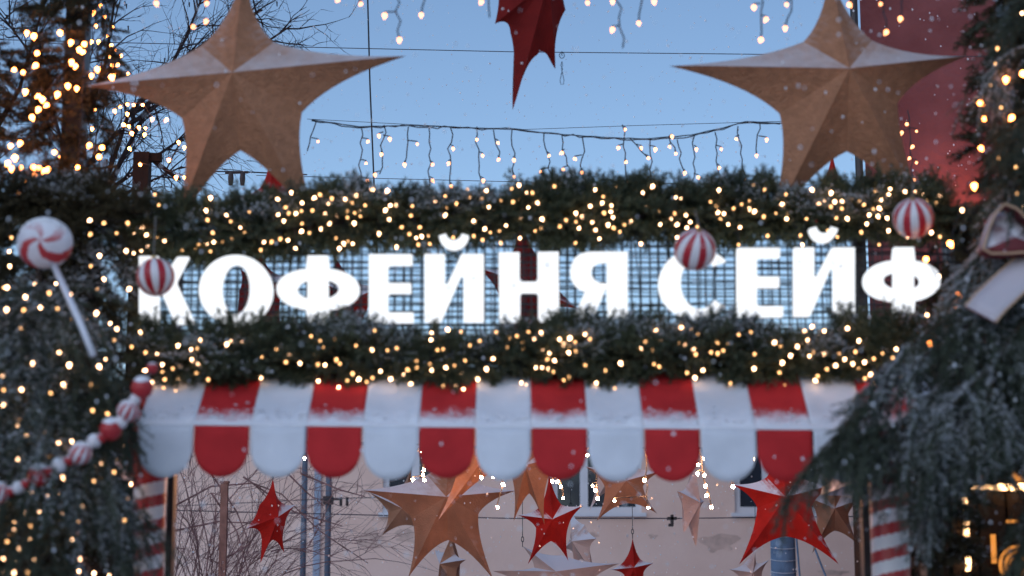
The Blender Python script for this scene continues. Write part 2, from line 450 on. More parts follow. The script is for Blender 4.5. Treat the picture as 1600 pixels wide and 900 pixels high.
# ------------------------------------------------------------------ bare trees
def branches(mb, start, direction, length, rad, depth, rnd, droop=0.0, spread=0.6, n=6, kids=(3, 5)):
    pts = [Vector(start)]; d = Vector(direction).normalized(); step = length / n
    for i in range(n):
        d = (d + Vector((rnd.gauss(0, .14), rnd.gauss(0, .14), rnd.gauss(0, .14) - droop))).normalized()
        pts.append(pts[-1] + d*step)
    mb.tube(pts, [rad*(1-.8*i/n) for i in range(n+1)], 4, caps=False)
    if depth > 0:
        for k in range(rnd.randint(*kids)):
            i = rnd.randint(1, n)
            ax = Vector((rnd.gauss(0,1), rnd.gauss(0,1), rnd.gauss(0,1))).normalized()
            dd = (pts[min(i+1,n)] - pts[i-1]).normalized()
            nd = (dd + ax*spread).normalized()
            branches(mb, pts[i], nd, length*rnd.uniform(.4,.7), max(rad*.5, .0026), depth-1, rnd, droop, spread, n, kids)

rnd = random.Random(5)
YB = 18.0
bt = thing('bare_tree', (P(120, 500, YB).x, YB, 0), 'leafless tree with tangled thin branches behind the left tan star', 'tree')
b = MB(); p0 = P(120, 420, YB); b.tube([(p0.x-.1, YB, 0), (p0.x, YB, p0.z*.6), p0], [.12, .1, .07], 10); b.build('trunk', M['bark'], bt, True)
limbs = [[(120,420),(150,330),(200,180),(260,110),(330,60),(410,15)], [(120,420),(180,290),(250,240),(300,205)],
         [(120,420),(105,250),(60,100),(0,20)], [(110,250),(165,100),(185,-40)], [(150,330),(215,200),(290,60),(330,-40)],
         [(200,180),(290,130),(380,90),(455,40)], [(-40,260),(30,140),(70,0)], [(120,420),(200,300),(285,260)], [(150,330),(120,200),(140,90)],
         [(100,300),(180,210),(240,170),(300,110)]]
for li, l in enumerate(limbs):
    b = MB(); dy = rnd.uniform(-.6, .6)
    q = [P(x, y, YB + dy*i/len(l)) for i, (x, y) in enumerate(l)]
    b.tube(q, [.03*(1-.75*i/(len(q)-1)) for i in range(len(q))], 6, caps=False)
    for i in range(len(q)-1):
        for k in range(8):
            s = rnd.random(); p = q[i].lerp(q[i+1], s); d = (q[i+1]-q[i]).normalized()
            nd = (d + Vector((rnd.gauss(0,.5), rnd.gauss(0,.6), rnd.gauss(0,.6)))).normalized()
            branches(b, p, nd, rnd.uniform(.4,.8), .009, 2, rnd, .02, .8, 5, (2, 4))
    # catkins
    for k in range(10):
        i = rnd.randrange(len(q)-1); p = q[i].lerp(q[i+1], rnd.random()) + Vector((rnd.uniform(-.2,.2), rnd.uniform(-.2,.2), rnd.uniform(-.2,.1)))
        b.tube([p, p+Vector((.003,0,-.05))], [.008,.005], 4)
    b.build('branch', M['twig'], bt)
for (stem, xr, lbl) in (((300, 920), (265, 420), 'dense bare bush with reddish twigs beside the left candy pole'),):
    YS = 20.0; c = P(310, 930, YS)
    bu = thing('bare_bush', (c.x, YS, 0), lbl, 'bush')
    for k in range(30):
        b = MB(); bx = c.x + rnd.uniform(-.5, .25); by = YS + rnd.uniform(-.5, .5)
        tx = bx + rnd.uniform(-.35, .3)
        branches(b, (bx, by, 0), Vector(((tx-bx)*.4, rnd.gauss(0,.1), 1)), rnd.uniform(2.4, 3.2), .014, 3, rnd, .01, .55, 7, (3, 5))
        b.build('branch', M['bush_twig'], bu)
    for pts in ([(255,800),(330,760),(395,755),(440,772),(500,830),(575,880)], [(380,745),(460,800),(535,822)], [(450,740),(480,770),(505,790)],
                [(470,740),(530,765),(570,776)], [(330,740),(370,800),(390,850)], [(270,830),(340,815),(400,818)], [(330,770),(370,830),(390,900)], [(340,880),(390,850),(430,790),(400,760)]):
        b = MB(); q = [P(x, y, YS-.3) for x, y in pts]
        sm = []
        for i in range(len(q)-1):
            for s in (0, .33, .66): sm.append(q[i].lerp(q[i+1], s))
        sm.append(q[-1]); b.tube(sm, [.011*(1-.6*i/len(sm)) for i in range(len(sm))], 5)
        for k in range(5):
            p = rnd.choice(sm); branches(b, p, (rnd.gauss(0,1), 0, rnd.gauss(0,.7)), .35, .004, 0, rnd)
        b.build('branch', M['bush_twig'], bu)

# ------------------------------------------------------------------ stars
def star_mesh(name, tips, d, vr=0.47, ka=.44, kb=.30):
    """five spikes with concave edges and a ridge along every spike; local x,z plane, facing -y"""
    tips = [Vector((x, 0, z)) for x, z in tips]; n = len(tips)
    vs_, fs = [], []
    NS, NT = 10, 3
    for i in range(n):
        T = tips[i]
        for j in ((i+1) % n, (i-1) % n):
            U = tips[j]
            bis = (T.normalized() + U.normalized())
            if bis.length < .15: bis = Vector((-T.z, 0, T.x)) * (1 if j == (i+1) % n else -1)
            V = bis.normalized() * vr * .5*(min(T.length, U.length) + .5*(T.length+U.length))
            K = T*ka + V*kb
            for side in (-1, 1):
                base = len(vs_)
                for a in range(NS+1):
                    s = a/NS
                    O = T*(1-s)**2 + K*2*s*(1-s) + V*s*s
                    Rg = T*(1-s); zr = d*s**.85
                    for c in range(NT+1):
                        t_ = c/NT
                        p = Rg.lerp(O, t_)
                        vs_.append((p.x, side*zr*(1-t_), p.z))
                for a in range(NS):
                    for c in range(NT):
                        q = (base+a*(NT+1)+c, base+a*(NT+1)+c+1, base+(a+1)*(NT+1)+c+1, base+(a+1)*(NT+1)+c)
                        fs.append(q)
    me = bpy.data.meshes.new(name); me.from_pydata(vs_, [], fs); me.update()
    return me

def hanger(t, top, length, m='wire'):
    b = MB(); top = Vector(top)
    for k in range(3):
        c = top + Vector((0, 0, .02 + k*.045))
        b.tube([c+Vector((.012*math.cos(a) if k % 2 else 0, 0 if k % 2 else .012*math.cos(a), .028*math.sin(a))) for a in [2*math.pi*i/8 for i in range(9)]], .0035, 4)
    b.tube([top+Vector((0,0,.13)), top+Vector((0,0,.13+length))], .003, 4)
    b.build('hanger', M[m], t)

def star_px(label, c, tips, Y, m, depth=.22, rot=(0,0,0), hang=None, vr=.47, name='hanging_star', group='star decorations'):
    C = P(c[0], c[1], Y); k = mpp(Y)
    cy_ = max(.3, math.cos(rot[2]))
    tl = [((x-c[0])*k/cy_, -(y-c[1])*k) for x, y in tips]
    Rm = sum(math.hypot(*q) for q in tl)/5
    t = thing(name, C, label, 'star', group)
    o = link('body', star_mesh('star_body', tl, Rm*depth, vr), t, [M[m]], smooth=False)
    o.rotation_euler = rot
    if hang:
        tip = Vector((tl[0][0], 0, tl[0][1])); tip.rotate(Euler(rot))
        hanger(t, C+tip, hang)
    return t

def star_std(label, c, rad, Y, m, rot, depth=.26, hang=.4, roll=0.0, vr=.47):
    k = mpp(Y); C = P(c[0], c[1], Y)
    tl = [(math.sin(roll+2*math.pi*i/5)*rad*k, math.cos(roll+2*math.pi*i/5)*rad*k) for i in range(5)]
    t = thing('hanging_star', C, label, 'star', 'star decorations')
    o = link('body', star_mesh('star_body', tl, rad*k*depth, vr), t, [M[m]])
    o.rotation_euler = rot
    if hang:
        best = max((Matrix(Euler(rot).to_matrix()) @ Vector((x, 0, z)) for x, z in tl), key=lambda v: v.z)
        hanger(t, C+best, hang)
    return t

star_px('huge tan fabric star standing on the arch left of the sign', (370,127), [(377,-52),(640,85),(506,372),(278,374),(128,135)], 10.35, 'giant_star', .20, vr=.425, name='giant_star')
star_px('huge tan fabric star standing on the arch by the plum house', (1318,122), [(1300,-56),(1516,86),(1450,372),(1190,376),(1040,102)], 10.35, 'giant_star', .22, vr=.425, name='giant_star')
star_px('red star with shade painted into its colour, hanging point down at the top edge in open sky', (832,-22), [(862,-205),(893,-70),(869,108),(800,192),(772,58)], 12.5, 'shaded_star', .26, (0,0,R(40)), .4, .72)
# small stars seen under the awning
star_px('red star turned edge on, leftmost of the stars below the awning', (424,808), [(425,750),(456,787),(442,861),(411,878),(391,827)], 17, 'red_star', .26, (0,0,R(50)), .3, .55)
star_px('tan star half hidden behind the left arm of the big tan star', (632,795), [(641,735),(690,770),(668,832),(597,836),(575,768)], 19.5, 'tan_star', .24, (0,0,R(-12)), .3)
star_px('big tan star in the middle of the cluster below the awning', (698,778), [(702,690),(804,767),(770,902),(640,899),(568,766)], 16.5, 'tan_star', .24, (0,0,0), .3)
star_px('greyish tan star mostly behind the awning with one long low spike', (765,690), [(790,600),(850,660),(820,740),(688,813),(700,650)], 15.0, 'tan_star', .22, (0,0,R(30)), .2)
star_px('tan star with two low spikes just left of the small red star', (828,728), [(835,650),(890,712),(850,818),(803,812),(770,705)], 15.8, 'tan_star', .26, (0,0,R(-20)), .2)
star_px('bright red star beneath the middle scallops of the awning', (863,812), [(858,742),(911,790),(887,874),(825,880),(810,805)], 16.8, 'red_star', .26, (0,0,0), .3)
star_px('pale star turned edge on beside the bright red star', (906,846), [(893,800),(930,843),(925,894),(899,885),(883,856)], 18.5, 'pale_star', .3, (0,0,R(-58)), .3, .6)
star_px('wide pale tan star at the bottom edge with snow on its arms', (868,902), [(818,852),(966,880),(930,985),(820,990),(772,892)], 18.0, 'pale_star', .28, (R(-18),0,0), .3)
star_px('small red star at the bottom edge right of centre', (990,887), [(989,842),(1021,880),(1010,930),(972,932),(955,890)], 19.5, 'red_star', .26, (0,0,0), .35)
star_px('tan star below a white scallop in front of the far window', (975,752), [(980,690),(1035,735),(1026,801),(932,813),(915,730)], 16.5, 'tan_star', .24, (0,0,R(10)), .2)
star_px('pale narrow star spike behind the tan star at the far window', (948,742), [(955,690),(990,735),(965,790),(920,798),(925,730)], 18.0, 'pale_star', .24, (0,0,R(35)), .2)
star_px('pale pink star turned edge on between two red scallops', (1080,786), [(1086,728),(1104,781),(1087,851),(1066,832),(1056,770)], 16.5, 'pale_star', .3, (0,0,R(56)), .3, .6)
star_px('big red star under the right end of the awning', (1224,778), [(1222,680),(1306,757),(1306,879),(1154,879),(1145,757)], 16.2, 'red_star', .24, (0,0,0), .3)
star_px('tan star behind the right arm of the big red star', (1300,795), [(1302,735),(1350,778),(1341,851),(1267,863),(1255,775)], 18.5, 'tan_star', .24, (0,0,R(8)), .3)
star_px('pale tan star at the bottom edge under the big red star', (1172,895), [(1182,855),(1203,875),(1195,940),(1155,945),(1139,890)], 19.0, 'pale_star', .26, (0,0,R(15)), .3)
star_std('small tan star turned edge on below the big tan star', (703,880), 42, 19.5, 'tan_star', (R(4), 0, R(-52)), .46, .3, R(12))
# red stars behind the sign
star_px('red star peeking out under the left giant star', (428,318), [(420,240),(495,300),(470,390),(390,392),(360,305)], 13.2, 'red_star', .26, (0,0,0), .1)
star_px('red star peeking out under the right giant star', (1300,318), [(1303,235),(1365,300),(1345,390),(1260,390),(1240,300)], 13.2, 'red_star', .26, (0,0,0), .1)
star_px('darkened red star seen through the first round letter', (402,450), [(400,370),(470,430),(450,560),(360,560),(375,420)], 13.5, 'shaded_star', .22, (0,0,R(10)), .1)
star_px('darkened red star seen below the first letter with two bowls', (545,470), [(520,395),(600,440),(560,545),(500,540),(480,430)], 13.8, 'shaded_star', .22, (0,0,R(25)), .1)
star_px('large darkened red star behind the letter with two uprights and a bar', (820,450), [(810,330),(905,480),(860,580),(775,570),(745,420)], 13.6, 'shaded_star', .22, (0,0,R(12)), .1)

# ------------------------------------------------------------------ falling snow
def falling_snow():
    n = 5200
    px = rng.uniform(-60, 1660, n); py = rng.uniform(-60, 960, n)
    Y = np.where(rng.random(n) < .75, rng.uniform(12.5, 23, n), rng.uniform(7.5, 12.5, n))
    base = np.array([(1,0,0),(-1,0,0),(0,1,0),(0,-1,0),(0,0,1.25),(0,0,-1.25)], float)
    tri = np.array([(0,2,4),(2,1,4),(1,3,4),(3,0,4),(2,0,5),(1,2,5),(3,1,5),(0,3,5)])
    V, T = [], []
    for i in range(n):
        p = P(px[i], py[i], Y[i]); s = rng.uniform(.003, .0078)
        V.append(base*s*rng.uniform(.7, 1.3, (6,1)) + np.array(p)); T.append(tri + 6*i)
    me = bpy.data.meshes.new('falling_snow'); me.from_pydata(np.concatenate(V).tolist(), [], np.concatenate(T).tolist())
    lab(link('falling_snow', me, None, [M['flake']]), 'scattered snowflakes drifting down through the air', 'snow', kind='stuff')
falling_snow()

# ------------------------------------------------------------------ fir foliage
def sprig_proto(seed, side=4, nm=84, ns=34, nl=.17, nw=.026):
    g_ = np.random.default_rng(seed)
    V, SV = [], []
    def twig(o, d, L, n):
        d = d/np.linalg.norm(d)
        a = np.cross(d, [0, 0, 1.0]); a /= np.linalg.norm(a)+1e-9; u = np.cross(a, d)
        for i in range(n):
            s = (i+.5)/n; p = o + d*L*s; th = g_.uniform(0, 2*np.pi)
            rad = a*np.cos(th) + u*np.sin(th)
            nd = rad*np.sin(.9) + d*np.cos(.9); nd = nd + g_.normal(0, .12, 3); nd /= np.linalg.norm(nd)
            l = nl*g_.uniform(.75, 1.2)*(1-.35*s)
            w = np.cross(nd, g_.normal(0, 1, 3)); w /= np.linalg.norm(w)+1e-9; w *= nw
            V.append([p-w*.5, p+w*.5, p+nd*l*.7+w*.35, p+nd*l])
            if np.sin(th) > .15:
                SV.append([p-w*.45+nd*l*.25, p+w*.45+nd*l*.25, p+nd*l*.8+w*.4, p+nd*l*1.08])
    twig(np.zeros(3), np.array([1., 0, .0]), 1.0, nm)
    for k in range(side):
        s = .15 + .55*k/side; sg = 1 if k % 2 else -1
        twig(np.array([s, 0, 0]), np.array([.75, sg*.6, g_.uniform(-.2, .2)]), .55*(1-.4*s), ns)
    tw = [np.zeros(3), np.array([1., 0, 0])]
    return np.array(V), np.array(SV)
PROTO = [sprig_proto(s) for s in range(5)]
PROTO_S = [sprig_proto(20+s, side=2, nm=115, ns=34, nl=.105, nw=.016) for s in range(4)]

from mathutils import noise as mnoise
def patch(p, sc=2.6, lo=.0):
    return min(1.0, max(0.0, (mnoise.noise(Vector(p)*sc) + lo)*2.2))

class Foliage:
    def __init__(self, protos): self.p = protos; self.q = []; self.s = []
    def sprig(self, pos, d, L, snow=0.0):
        d = np.array(d, float); d /= np.linalg.norm(d)+1e-9
        up = np.array([0, 0, 1.0]) + rng.normal(0, .25, 3)
        a = np.cross(up, d); a /= np.linalg.norm(a)+1e-9; u = np.cross(d, a)
        Mx = np.stack([d, a, u])*L
        V, SV = self.p[rng.integers(len(self.p))]
        self.q.append(V @ Mx + np.array(pos))
        if snow > 0 and len(SV):
            sel = SV[rng.random(len(SV)) < snow]
            if len(sel): self.s.append(sel @ Mx + np.array(pos) + np.array([0, 0, .004]))
    def _mesh(self, name, arrs, m, parent, kind='stuff'):
        if not arrs: return None
        A = np.concatenate(arrs) - np.array(root_loc(parent))
        n = len(A)
        me = bpy.data.meshes.new(name)
        me.vertices.add(n*4); me.vertices.foreach_set("co", A.astype(np.float32).ravel())
        me.loops.add(n*4); me.loops.foreach_set("vertex_index", np.arange(n*4, dtype=np.int32))
        me.polygons.add(n); me.polygons.foreach_set("loop_start", np.arange(0, n*4, 4, dtype=np.int32))
        me.update(calc_edges=True)
        return link(name, me, parent, [m], kind=kind)
    def build(self, m, parent, name='foliage', kind='stuff', snow_mat='frost'):
        o = self._mesh(name, self.q, m, parent, kind)
        s = self._mesh('snow', self.s, M[snow_mat], parent if kind == 'stuff' else o, 'stuff')
        return o

# ------------------------------------------------------------------ light strings
def bulb_mesh(name, r, m):
    b = MB()
    prof = [(0, -.9), (.55, -.75), (.95, -.2), (.9, .25), (.55, .85), (.16, 1.5), (0, 1.7)]
    n = 7
    for i, (q, z) in enumerate(prof):
        for k in range(n):
            a = 2*math.pi*k/n; b.v.append((r*q*math.cos(a), r*q*math.sin(a), -r*z))
    for i in range(len(prof)-1):
        for k in range(n):
            k2 = (k+1) % n; b.f.append((i*n+k, i*n+k2, (i+1)*n+k2, (i+1)*n+k)); b.m.append(0)
    me = bpy.data.meshes.new(name); me.from_pydata(b.v, [], b.f); me.materials.append(m); me.update()
    me.polygons.foreach_set("use_smooth", [True]*len(me.polygons))
    return me
BULB = {k: bulb_mesh('bulb_'+k, r, M[m]) for k, r, m in (('b', .0088, 'bulb'), ('d', .0078, 'bulb_dim'), ('o', .015, 'bulb_orange'), ('f', .0130, 'bulb_far'), ('t', .016, 'bulb_orange'), ('c', .0105, 'bulb_court_fill'))}

def add_bulb(t, p, key, tilt=.5):
    o = bpy.data.objects.new('bulb', BULB[key]); COL.objects.link(o); o.parent = t
    o.location = Vector(p) - t.location
    o.rotation_euler = (random.gauss(0, tilt), random.gauss(0, tilt), 0)
    q_ = random.uniform(.72, 1.12); o.scale = (q_, q_, q_)
    return o

def string_thing(name, loc, label, group, wires, bulbs, wr=.003):
    """wires: list of polylines; bulbs: list of (point, key)"""
    t = thing(name, loc, label, 'string lights', group)
    b = MB()
    for wln in wires: b.tube(wln, wr, 4, caps=False)
    b.build('wire', M['wire'], t)
    for p, k in bulbs: add_bulb(t, p, k)
    return t

# ------------------------------------------------------------------ gate, mesh, sign
YG = 10.0
gate = thing('sign_gate_frame', (0, YG+.2, 0), 'dark steel gate frame with wire mesh carrying the lit sign', 'gate')
for (px, wpx) in ((268, 10), (1354, 18)):
    x = P(px, 800, YG+.25).x; h = wpx*mpp(YG)/2
    b = MB(); b.box((x-h, YG+.2, 0), (x+h, YG+.3, P(800, 300, YG).z)); b.build('post', M['metal_dark'], gate)
for py in (335, 560):
    z = P(800, py, YG+.2).z; b = MB()
    b.box((P(-60, py, YG).x, YG+.13, z-.03), (P(1660, py, YG).x, YG+.197, z+.03)); b.build('beam', M['metal_dark'], gate)
b = MB(); xa, xb = P(205, 450, YG+.1).x, P(1500, 450, YG+.1).x; za, zb = P(800, 575, YG+.1).z, P(800, 340, YG+.1).z
x = xa
while x < xb: b.tube([(x, YG+.105, za), (x, YG+.105, zb)], .0046, 4, caps=False); x += random.uniform(.042, .058)
z = za
while z < zb: b.tube([(xa, YG+.1, z), (xb, YG+.1, z)], .0046, 4, caps=False); z += random.uniform(.030, .046)
b.build('wire_mesh', M['mesh'], gate, kind='stuff')
b = MB(); x = xa
while x < xb:
    w_ = random.gauss(0, .012); b.tube([(x, YG+.165, za), (x+w_, YG+.165, (za+zb)/2), (x+random.gauss(0, .012), YG+.165, zb)], .0028, 4, caps=False); x += random.uniform(.03, .08)
z = za
while z < zb:
    b.tube([(xa+(xb-xa)*k/14, YG+.16, z+random.gauss(0, .008)) for k in range(15)], .003, 4, caps=False); z += random.uniform(.02, .055)
b.build('back_wire_mesh', M['mesh'], gate, kind='stuff')

def fillet(poly, r=3.2, n=4):
    out = []; m = len(poly)
    for i in range(m):
        p = Vector(poly[i]); a = Vector(poly[i-1]); c = Vector(poly[(i+1) % m])
        va, vc = a-p, c-p
        if min(va.length, vc.length) < 7.5: out.append(tuple(p)); continue
        q = min(r, va.length*.45, vc.length*.45)
        s, e = p+va.normalized()*q, p+vc.normalized()*q
        for k in range(n+1):
            t_ = k/n; out.append(tuple(s*(1-t_)**2 + p*2*t_*(1-t_) + e*t_*t_))
    return out
def ell(cx, cy, rx, ry, a0=0, a1=360, n=40, pw=1.0):
    o = []
    for k in range(n+1):
        a = R(a0+(a1-a0)*k/n); c, s = math.cos(a), math.sin(a)
        o.append((cx+rx*math.copysign(abs(c)**pw, c), cy+ry*math.copysign(abs(s)**pw, s)))
    return o
def glyph_E(x0, xs_, x1, xm, x2, y0, y1, y2, y3, y4, y5):
    return [fillet([(x0,y0),(x1,y0),(x1,y1),(xs_,y1),(xs_,y2),(xm,y2),(xm,y3),(xs_,y3),(xs_,y4),(x2,y4),(x2,y5),(x0,y5)])]
def glyph_I(x0, xa_, xb_, x1, y0, y1, yi, yl):
    return [fillet([(x0,y0),(xa_,y0),(xa_,yi),(xb_-2,y0),(x1,y0),(x1,y1),(xb_,y1),(xb_,yl),(x0+29,y1),(x0,y1)])]
def glyph_breve(cx, y0, w_, h_):
    o = ell(cx, y0+2, w_, h_, 172, 8, 16); i = ell(cx, y0, w_-15, h_-16, 5, 175, 12)
    return [o + i]
def glyph_F(xa_, xb_, y0, y1, cx, cy, rx, ry, hx, hy):
    def cut(rx_, ry_, xx): return math.degrees(math.acos(min(1, (xx-cx)/rx_)))
    aR = cut(rx, ry, xb_); aL = cut(rx, ry, xa_)
    outer = [(xa_,y0),(xb_,y0)] + ell(cx, cy, rx, ry, -aR, aR, 26, .9) + [(xb_,y1),(xa_,y1)] + ell(cx, cy, rx, ry, aL, 360-aL, 26, .9)
    hr = cut(hx, hy, xb_); hl = cut(hx, hy, xa_)
    return [outer, ell(cx, cy, hx, hy, -hr, hr, 12), ell(cx, cy, hx, hy, hl, 360-hl, 12)]
LET = []
LET.append(([fillet([(215,398),(249,398),(249,438),(276,399),(297,399),(276,440),(307,507),(272,507),(249,456),(249,507),(215,507)])], None))
LET.append(([ell(368,453,59.5,57,0,357,56), ell(368,451.6,20.5,38,0,357,40)], None))
LET.append((glyph_F(478.5,514,397,506,496.5,451,66.5,34,31,15.5), None))
LET.append((glyph_E(574,608,646,644,648,395,415,440,459,486,505), None))
LET.append((glyph_I(661,697,722,758,394.5,504,443,431), glyph_breve(709,361,26,28)))
LET.append(([fillet([(777,392),(814,392),(814,438),(838,438),(838,391.5),(875,391),(876,503),(839,503),(839,458),(815,458),(815,504),(778,504)])], None))
ya_outer = [(983,391),(983,499),(948,499),(947,452),(928,500),(892,501),(912,455)] + [(903,451),(896,444),(890.5,434),(889,423),(890.5,412),(896,402),(905,395),(917,391.5),(930,391)]
ya_hole = [(947,410),(947,441),(938,440.5),(930,436),(926,429),(926,422),(929,415),(936,411)]
LET.append(([ya_outer, ya_hole], None))
LET.append(([ell(1089,443,62,56,40,322,40) + ell(1094,442,28,38.5,318,38,30)], None))
LET.append((glyph_E(1150,1185,1221,1220,1226,385,404,430,450,476,496), None))
LET.append((glyph_I(1239,1274.5,1301,1338,384.5,495,431,419), glyph_breve(1287,350,25,28)))
LET.append((glyph_F(1395.5,1430,384,494,1410,438,62,34,27.5,13), None))

YL = YG - .16
def inset(lp, d):
    pts = [lp[0]]
    for p in lp[1:]:
        if math.hypot(p[0]-pts[-1][0], p[1]-pts[-1][1]) > .3: pts.append(p)
    if math.hypot(pts[0][0]-pts[-1][0], pts[0][1]-pts[-1][1]) < .3: pts.pop()
    n = len(pts); ar = sum(pts[i-1][0]*pts[i][1]-pts[i][0]*pts[i-1][1] for i in range(n))
    sg_ = 1 if ar > 0 else -1
    out = []
    for i in range(n):
        p = Vector(pts[i]); a = (p-Vector(pts[i-1])).normalized(); c = (Vector(pts[(i+1) % n])-p).normalized()
        na, nc = Vector((-a.y, a.x))*sg_, Vector((-c.y, c.x))*sg_
        m_ = na+nc; L_ = m_.length
        m_ = m_/L_ if L_ > 1e-6 else na
        out.append(tuple(p + m_*d/max(.5, m_.dot(na))))
    return out
def letter_mesh(loops, depth=.055, y_front=YL):
    cu = bpy.data.curves.new('letter', 'CURVE'); cu.dimensions = '2D'; cu.fill_mode = 'BOTH'; cu.extrude = depth/2
    for li_, lp in enumerate(loops):
        lp = inset(lp, 2.0 if li_ == 0 else -1.6)
        sp = cu.splines.new('POLY'); sp.points.add(len(lp)-1); sp.use_cyclic_u = True
        for i, (x, y) in enumerate(lp):
            w_ = P(x, y, y_front); sp.points[i].co = (w_.x, w_.z, 0, 1)
    ob = bpy.data.objects.new('letter_tmp', cu); COL.objects.link(ob)
    dg = bpy.context.evaluated_depsgraph_get()
    me = bpy.data.meshes.new_from_object(ob.evaluated_get(dg))
    bpy.data.objects.remove(ob); bpy.data.curves.remove(cu)
    me.transform(Matrix(((1,0,0,0),(0,0,-1,y_front+depth/2),(0,1,0,0),(0,0,0,1))))
    bm = bmesh.new(); bm.from_mesh(me)
    bmesh.ops.remove_doubles(bm, verts=bm.verts, dist=1e-5)
    bmesh.ops.recalc_face_normals(bm, faces=bm.faces)
    bm.to_mesh(me); bm.free()
    for p in me.polygons: p.material_index = 0 if p.normal.y < -.9 else 1
    return me
sg = thing('cafe_sign', (0, YL, P(800, 505, YL).z), 'sign of glowing white Cyrillic letters reading КОФЕЙНЯ СЕЙФ between two garlands', 'sign')
for loops, extra in LET:
    me = letter_mesh(loops)
    me.materials.clear()
    me.transform(Matrix.Translation(-sg.location))
    mi = [p.material_index for p in me.polygons]
    o = link('letter', me, sg, [M['letter_face'], M['letter_side']])
    if extra:
        me = letter_mesh(extra); me.materials.clear(); me.transform(Matrix.Translation(-sg.location))
        link('breve', me, o, [M['letter_face'], M['letter_side']])
# ------------------------------------------------------------------ awning
YA, YA2 = 9.2, 9.62
XA = [215 + 87.9*i for i in range(15)]
aw = thing('striped_awning', P(800, 668, YA), 'red and white striped awning with round scallops and snow on its fold', 'awning')
def tilt(px): return 664 + (px-215)*.0075
k_ = mpp(YA)
top_z = P(800, 583, YA2).z
for i in range(14):
    m = M['white_fab'] if i % 2 == 0 else M['red_fab']
    a, c = P(XA[i], tilt(XA[i]), YA), P(XA[i+1], tilt(XA[i+1]), YA)
    nx = 14; mb = MB()
    xs_ = [a.lerp(c, q/nx) for q in range(nx+1)]
    vv, ff = [], []
    rows = 5
    gap = .004
    for q, p in enumerate(xs_):
        x = p.x + (gap if q == 0 else -gap if q == nx else 0)*0.2
        for r_ in range(rows+1):
            s = r_/rows
            sagy = .02*math.sin(math.pi*q/nx)*math.sin(math.pi*s)
            vv.append((x, YA + (YA2-YA)*s, p.z + (top_z-p.z)*s - sagy))
    for q in range(nx):
        for r_ in range(rows):
            ff.append((q*(rows+1)+r_, (q+1)*(rows+1)+r_, (q+1)*(rows+1)+r_+1, q*(rows+1)+r_+1))
    mb.add(vv, ff)
    o = mb.build('stripe', M['white_top'] if i % 2 == 0 else M['red_top'], aw, True)
    so = o.modifiers.new('s', 'SOLIDIFY'); so.thickness = .003; so.offset = -1
    # scallop flap
    mb = MB(); vv, ff = [], []
    L0, L1 = 35*k_*random.uniform(.95, 1.05), 80*k_*random.uniform(.98, 1.025)
    ph = random.uniform(0, 6)
    for q in range(nx+1):
        u = q/nx*2-1; p = xs_[q]
        x = p.x - u*.0035
        ln = L0 + (L1-L0)*math.sqrt(max(0, 1-(u*.995)**2))
        for r_ in range(7):
            s = r_/6
            yy = YA-.003 - .012*s*(1-.4*u*u) + .006*math.sin(2.2*u+ph)*s
            vv.append((x, yy, p.z - .001 - ln*s))
    for q in range(nx):
        for r_ in range(6):
            ff.append((q*7+r_, q*7+r_+1, (q+1)*7+r_+1, (q+1)*7+r_))
    mb.add(vv, ff); fo = mb.build('scallop', m, o, True)
    so = fo.modifiers.new('s', 'SOLIDIFY'); so.thickness = .003; so.offset = -1
# red cheek on the left end
mb = MB(); p = P(214, 664, YA); q = P(800, 583, YA2)
mb.add([(p.x-.006,YA,p.z),(p.x-.006,YA2,top_z),(p.x-.006,YA2,p.z-.24),(p.x-.006,YA,p.z-.25),(p.x-.05,YA+.02,p.z-.02),(p.x-.05,YA2,top_z-.03),(p.x-.05,YA2,p.z-.24),(p.x-.05,YA+.02,p.z-.25)],
       [(0,1,2,3),(4,7,6,5),(0,3,7,4),(0,4,5,1),(1,5,6,2),(2,6,7,3)])
mb.build('side_panel', M['red_fab'], aw, recalc=True)
# snow along the fold
mb = MB(); n = 420; vv, ff = [], []
A, B = P(213, tilt(213), YA), P(1447, tilt(1447), YA)
sl = Vector((0, YA2-YA, top_z-A.z)).normalized()
nrm = Vector((0, -sl.z, sl.y))
for i in range(n+1):
    p = A.lerp(B, i/n)
    wd = .035 + .012*math.sin(i*.11) + .008*math.sin(i*.37+1) + rng.normal(0, .005)
    wd = max(.012, wd)
    th = .007*(1+.3*math.sin(i*.23)) + rng.normal(0, .001)
    for s, h in ((-.012, -.2), (-.01, .6), (.1, 1), (.5, .9), (.8, .55), (1.0, .12)):
        vv.append(tuple(p + sl*(wd*s) + nrm*(th*h + .002)))
for i in range(n):
    for k in range(5): ff.append((i*6+k, (i+1)*6+k, (i+1)*6+k+1, i*6+k+1))
mb.add(vv, ff); mb.build('snow', M['snow'], aw, True)
mb = MB()
for k in range(500):
    p = A.lerp(B, rng.random()) + sl*(abs(rng.normal(0, .055))+.06) + nrm*.003
    mb.ball(p, rng.uniform(.003, .009), 5, sq=(1.6, 1, .6))
mb.build('snow_crumbs', M['snow'], aw, kind='stuff')

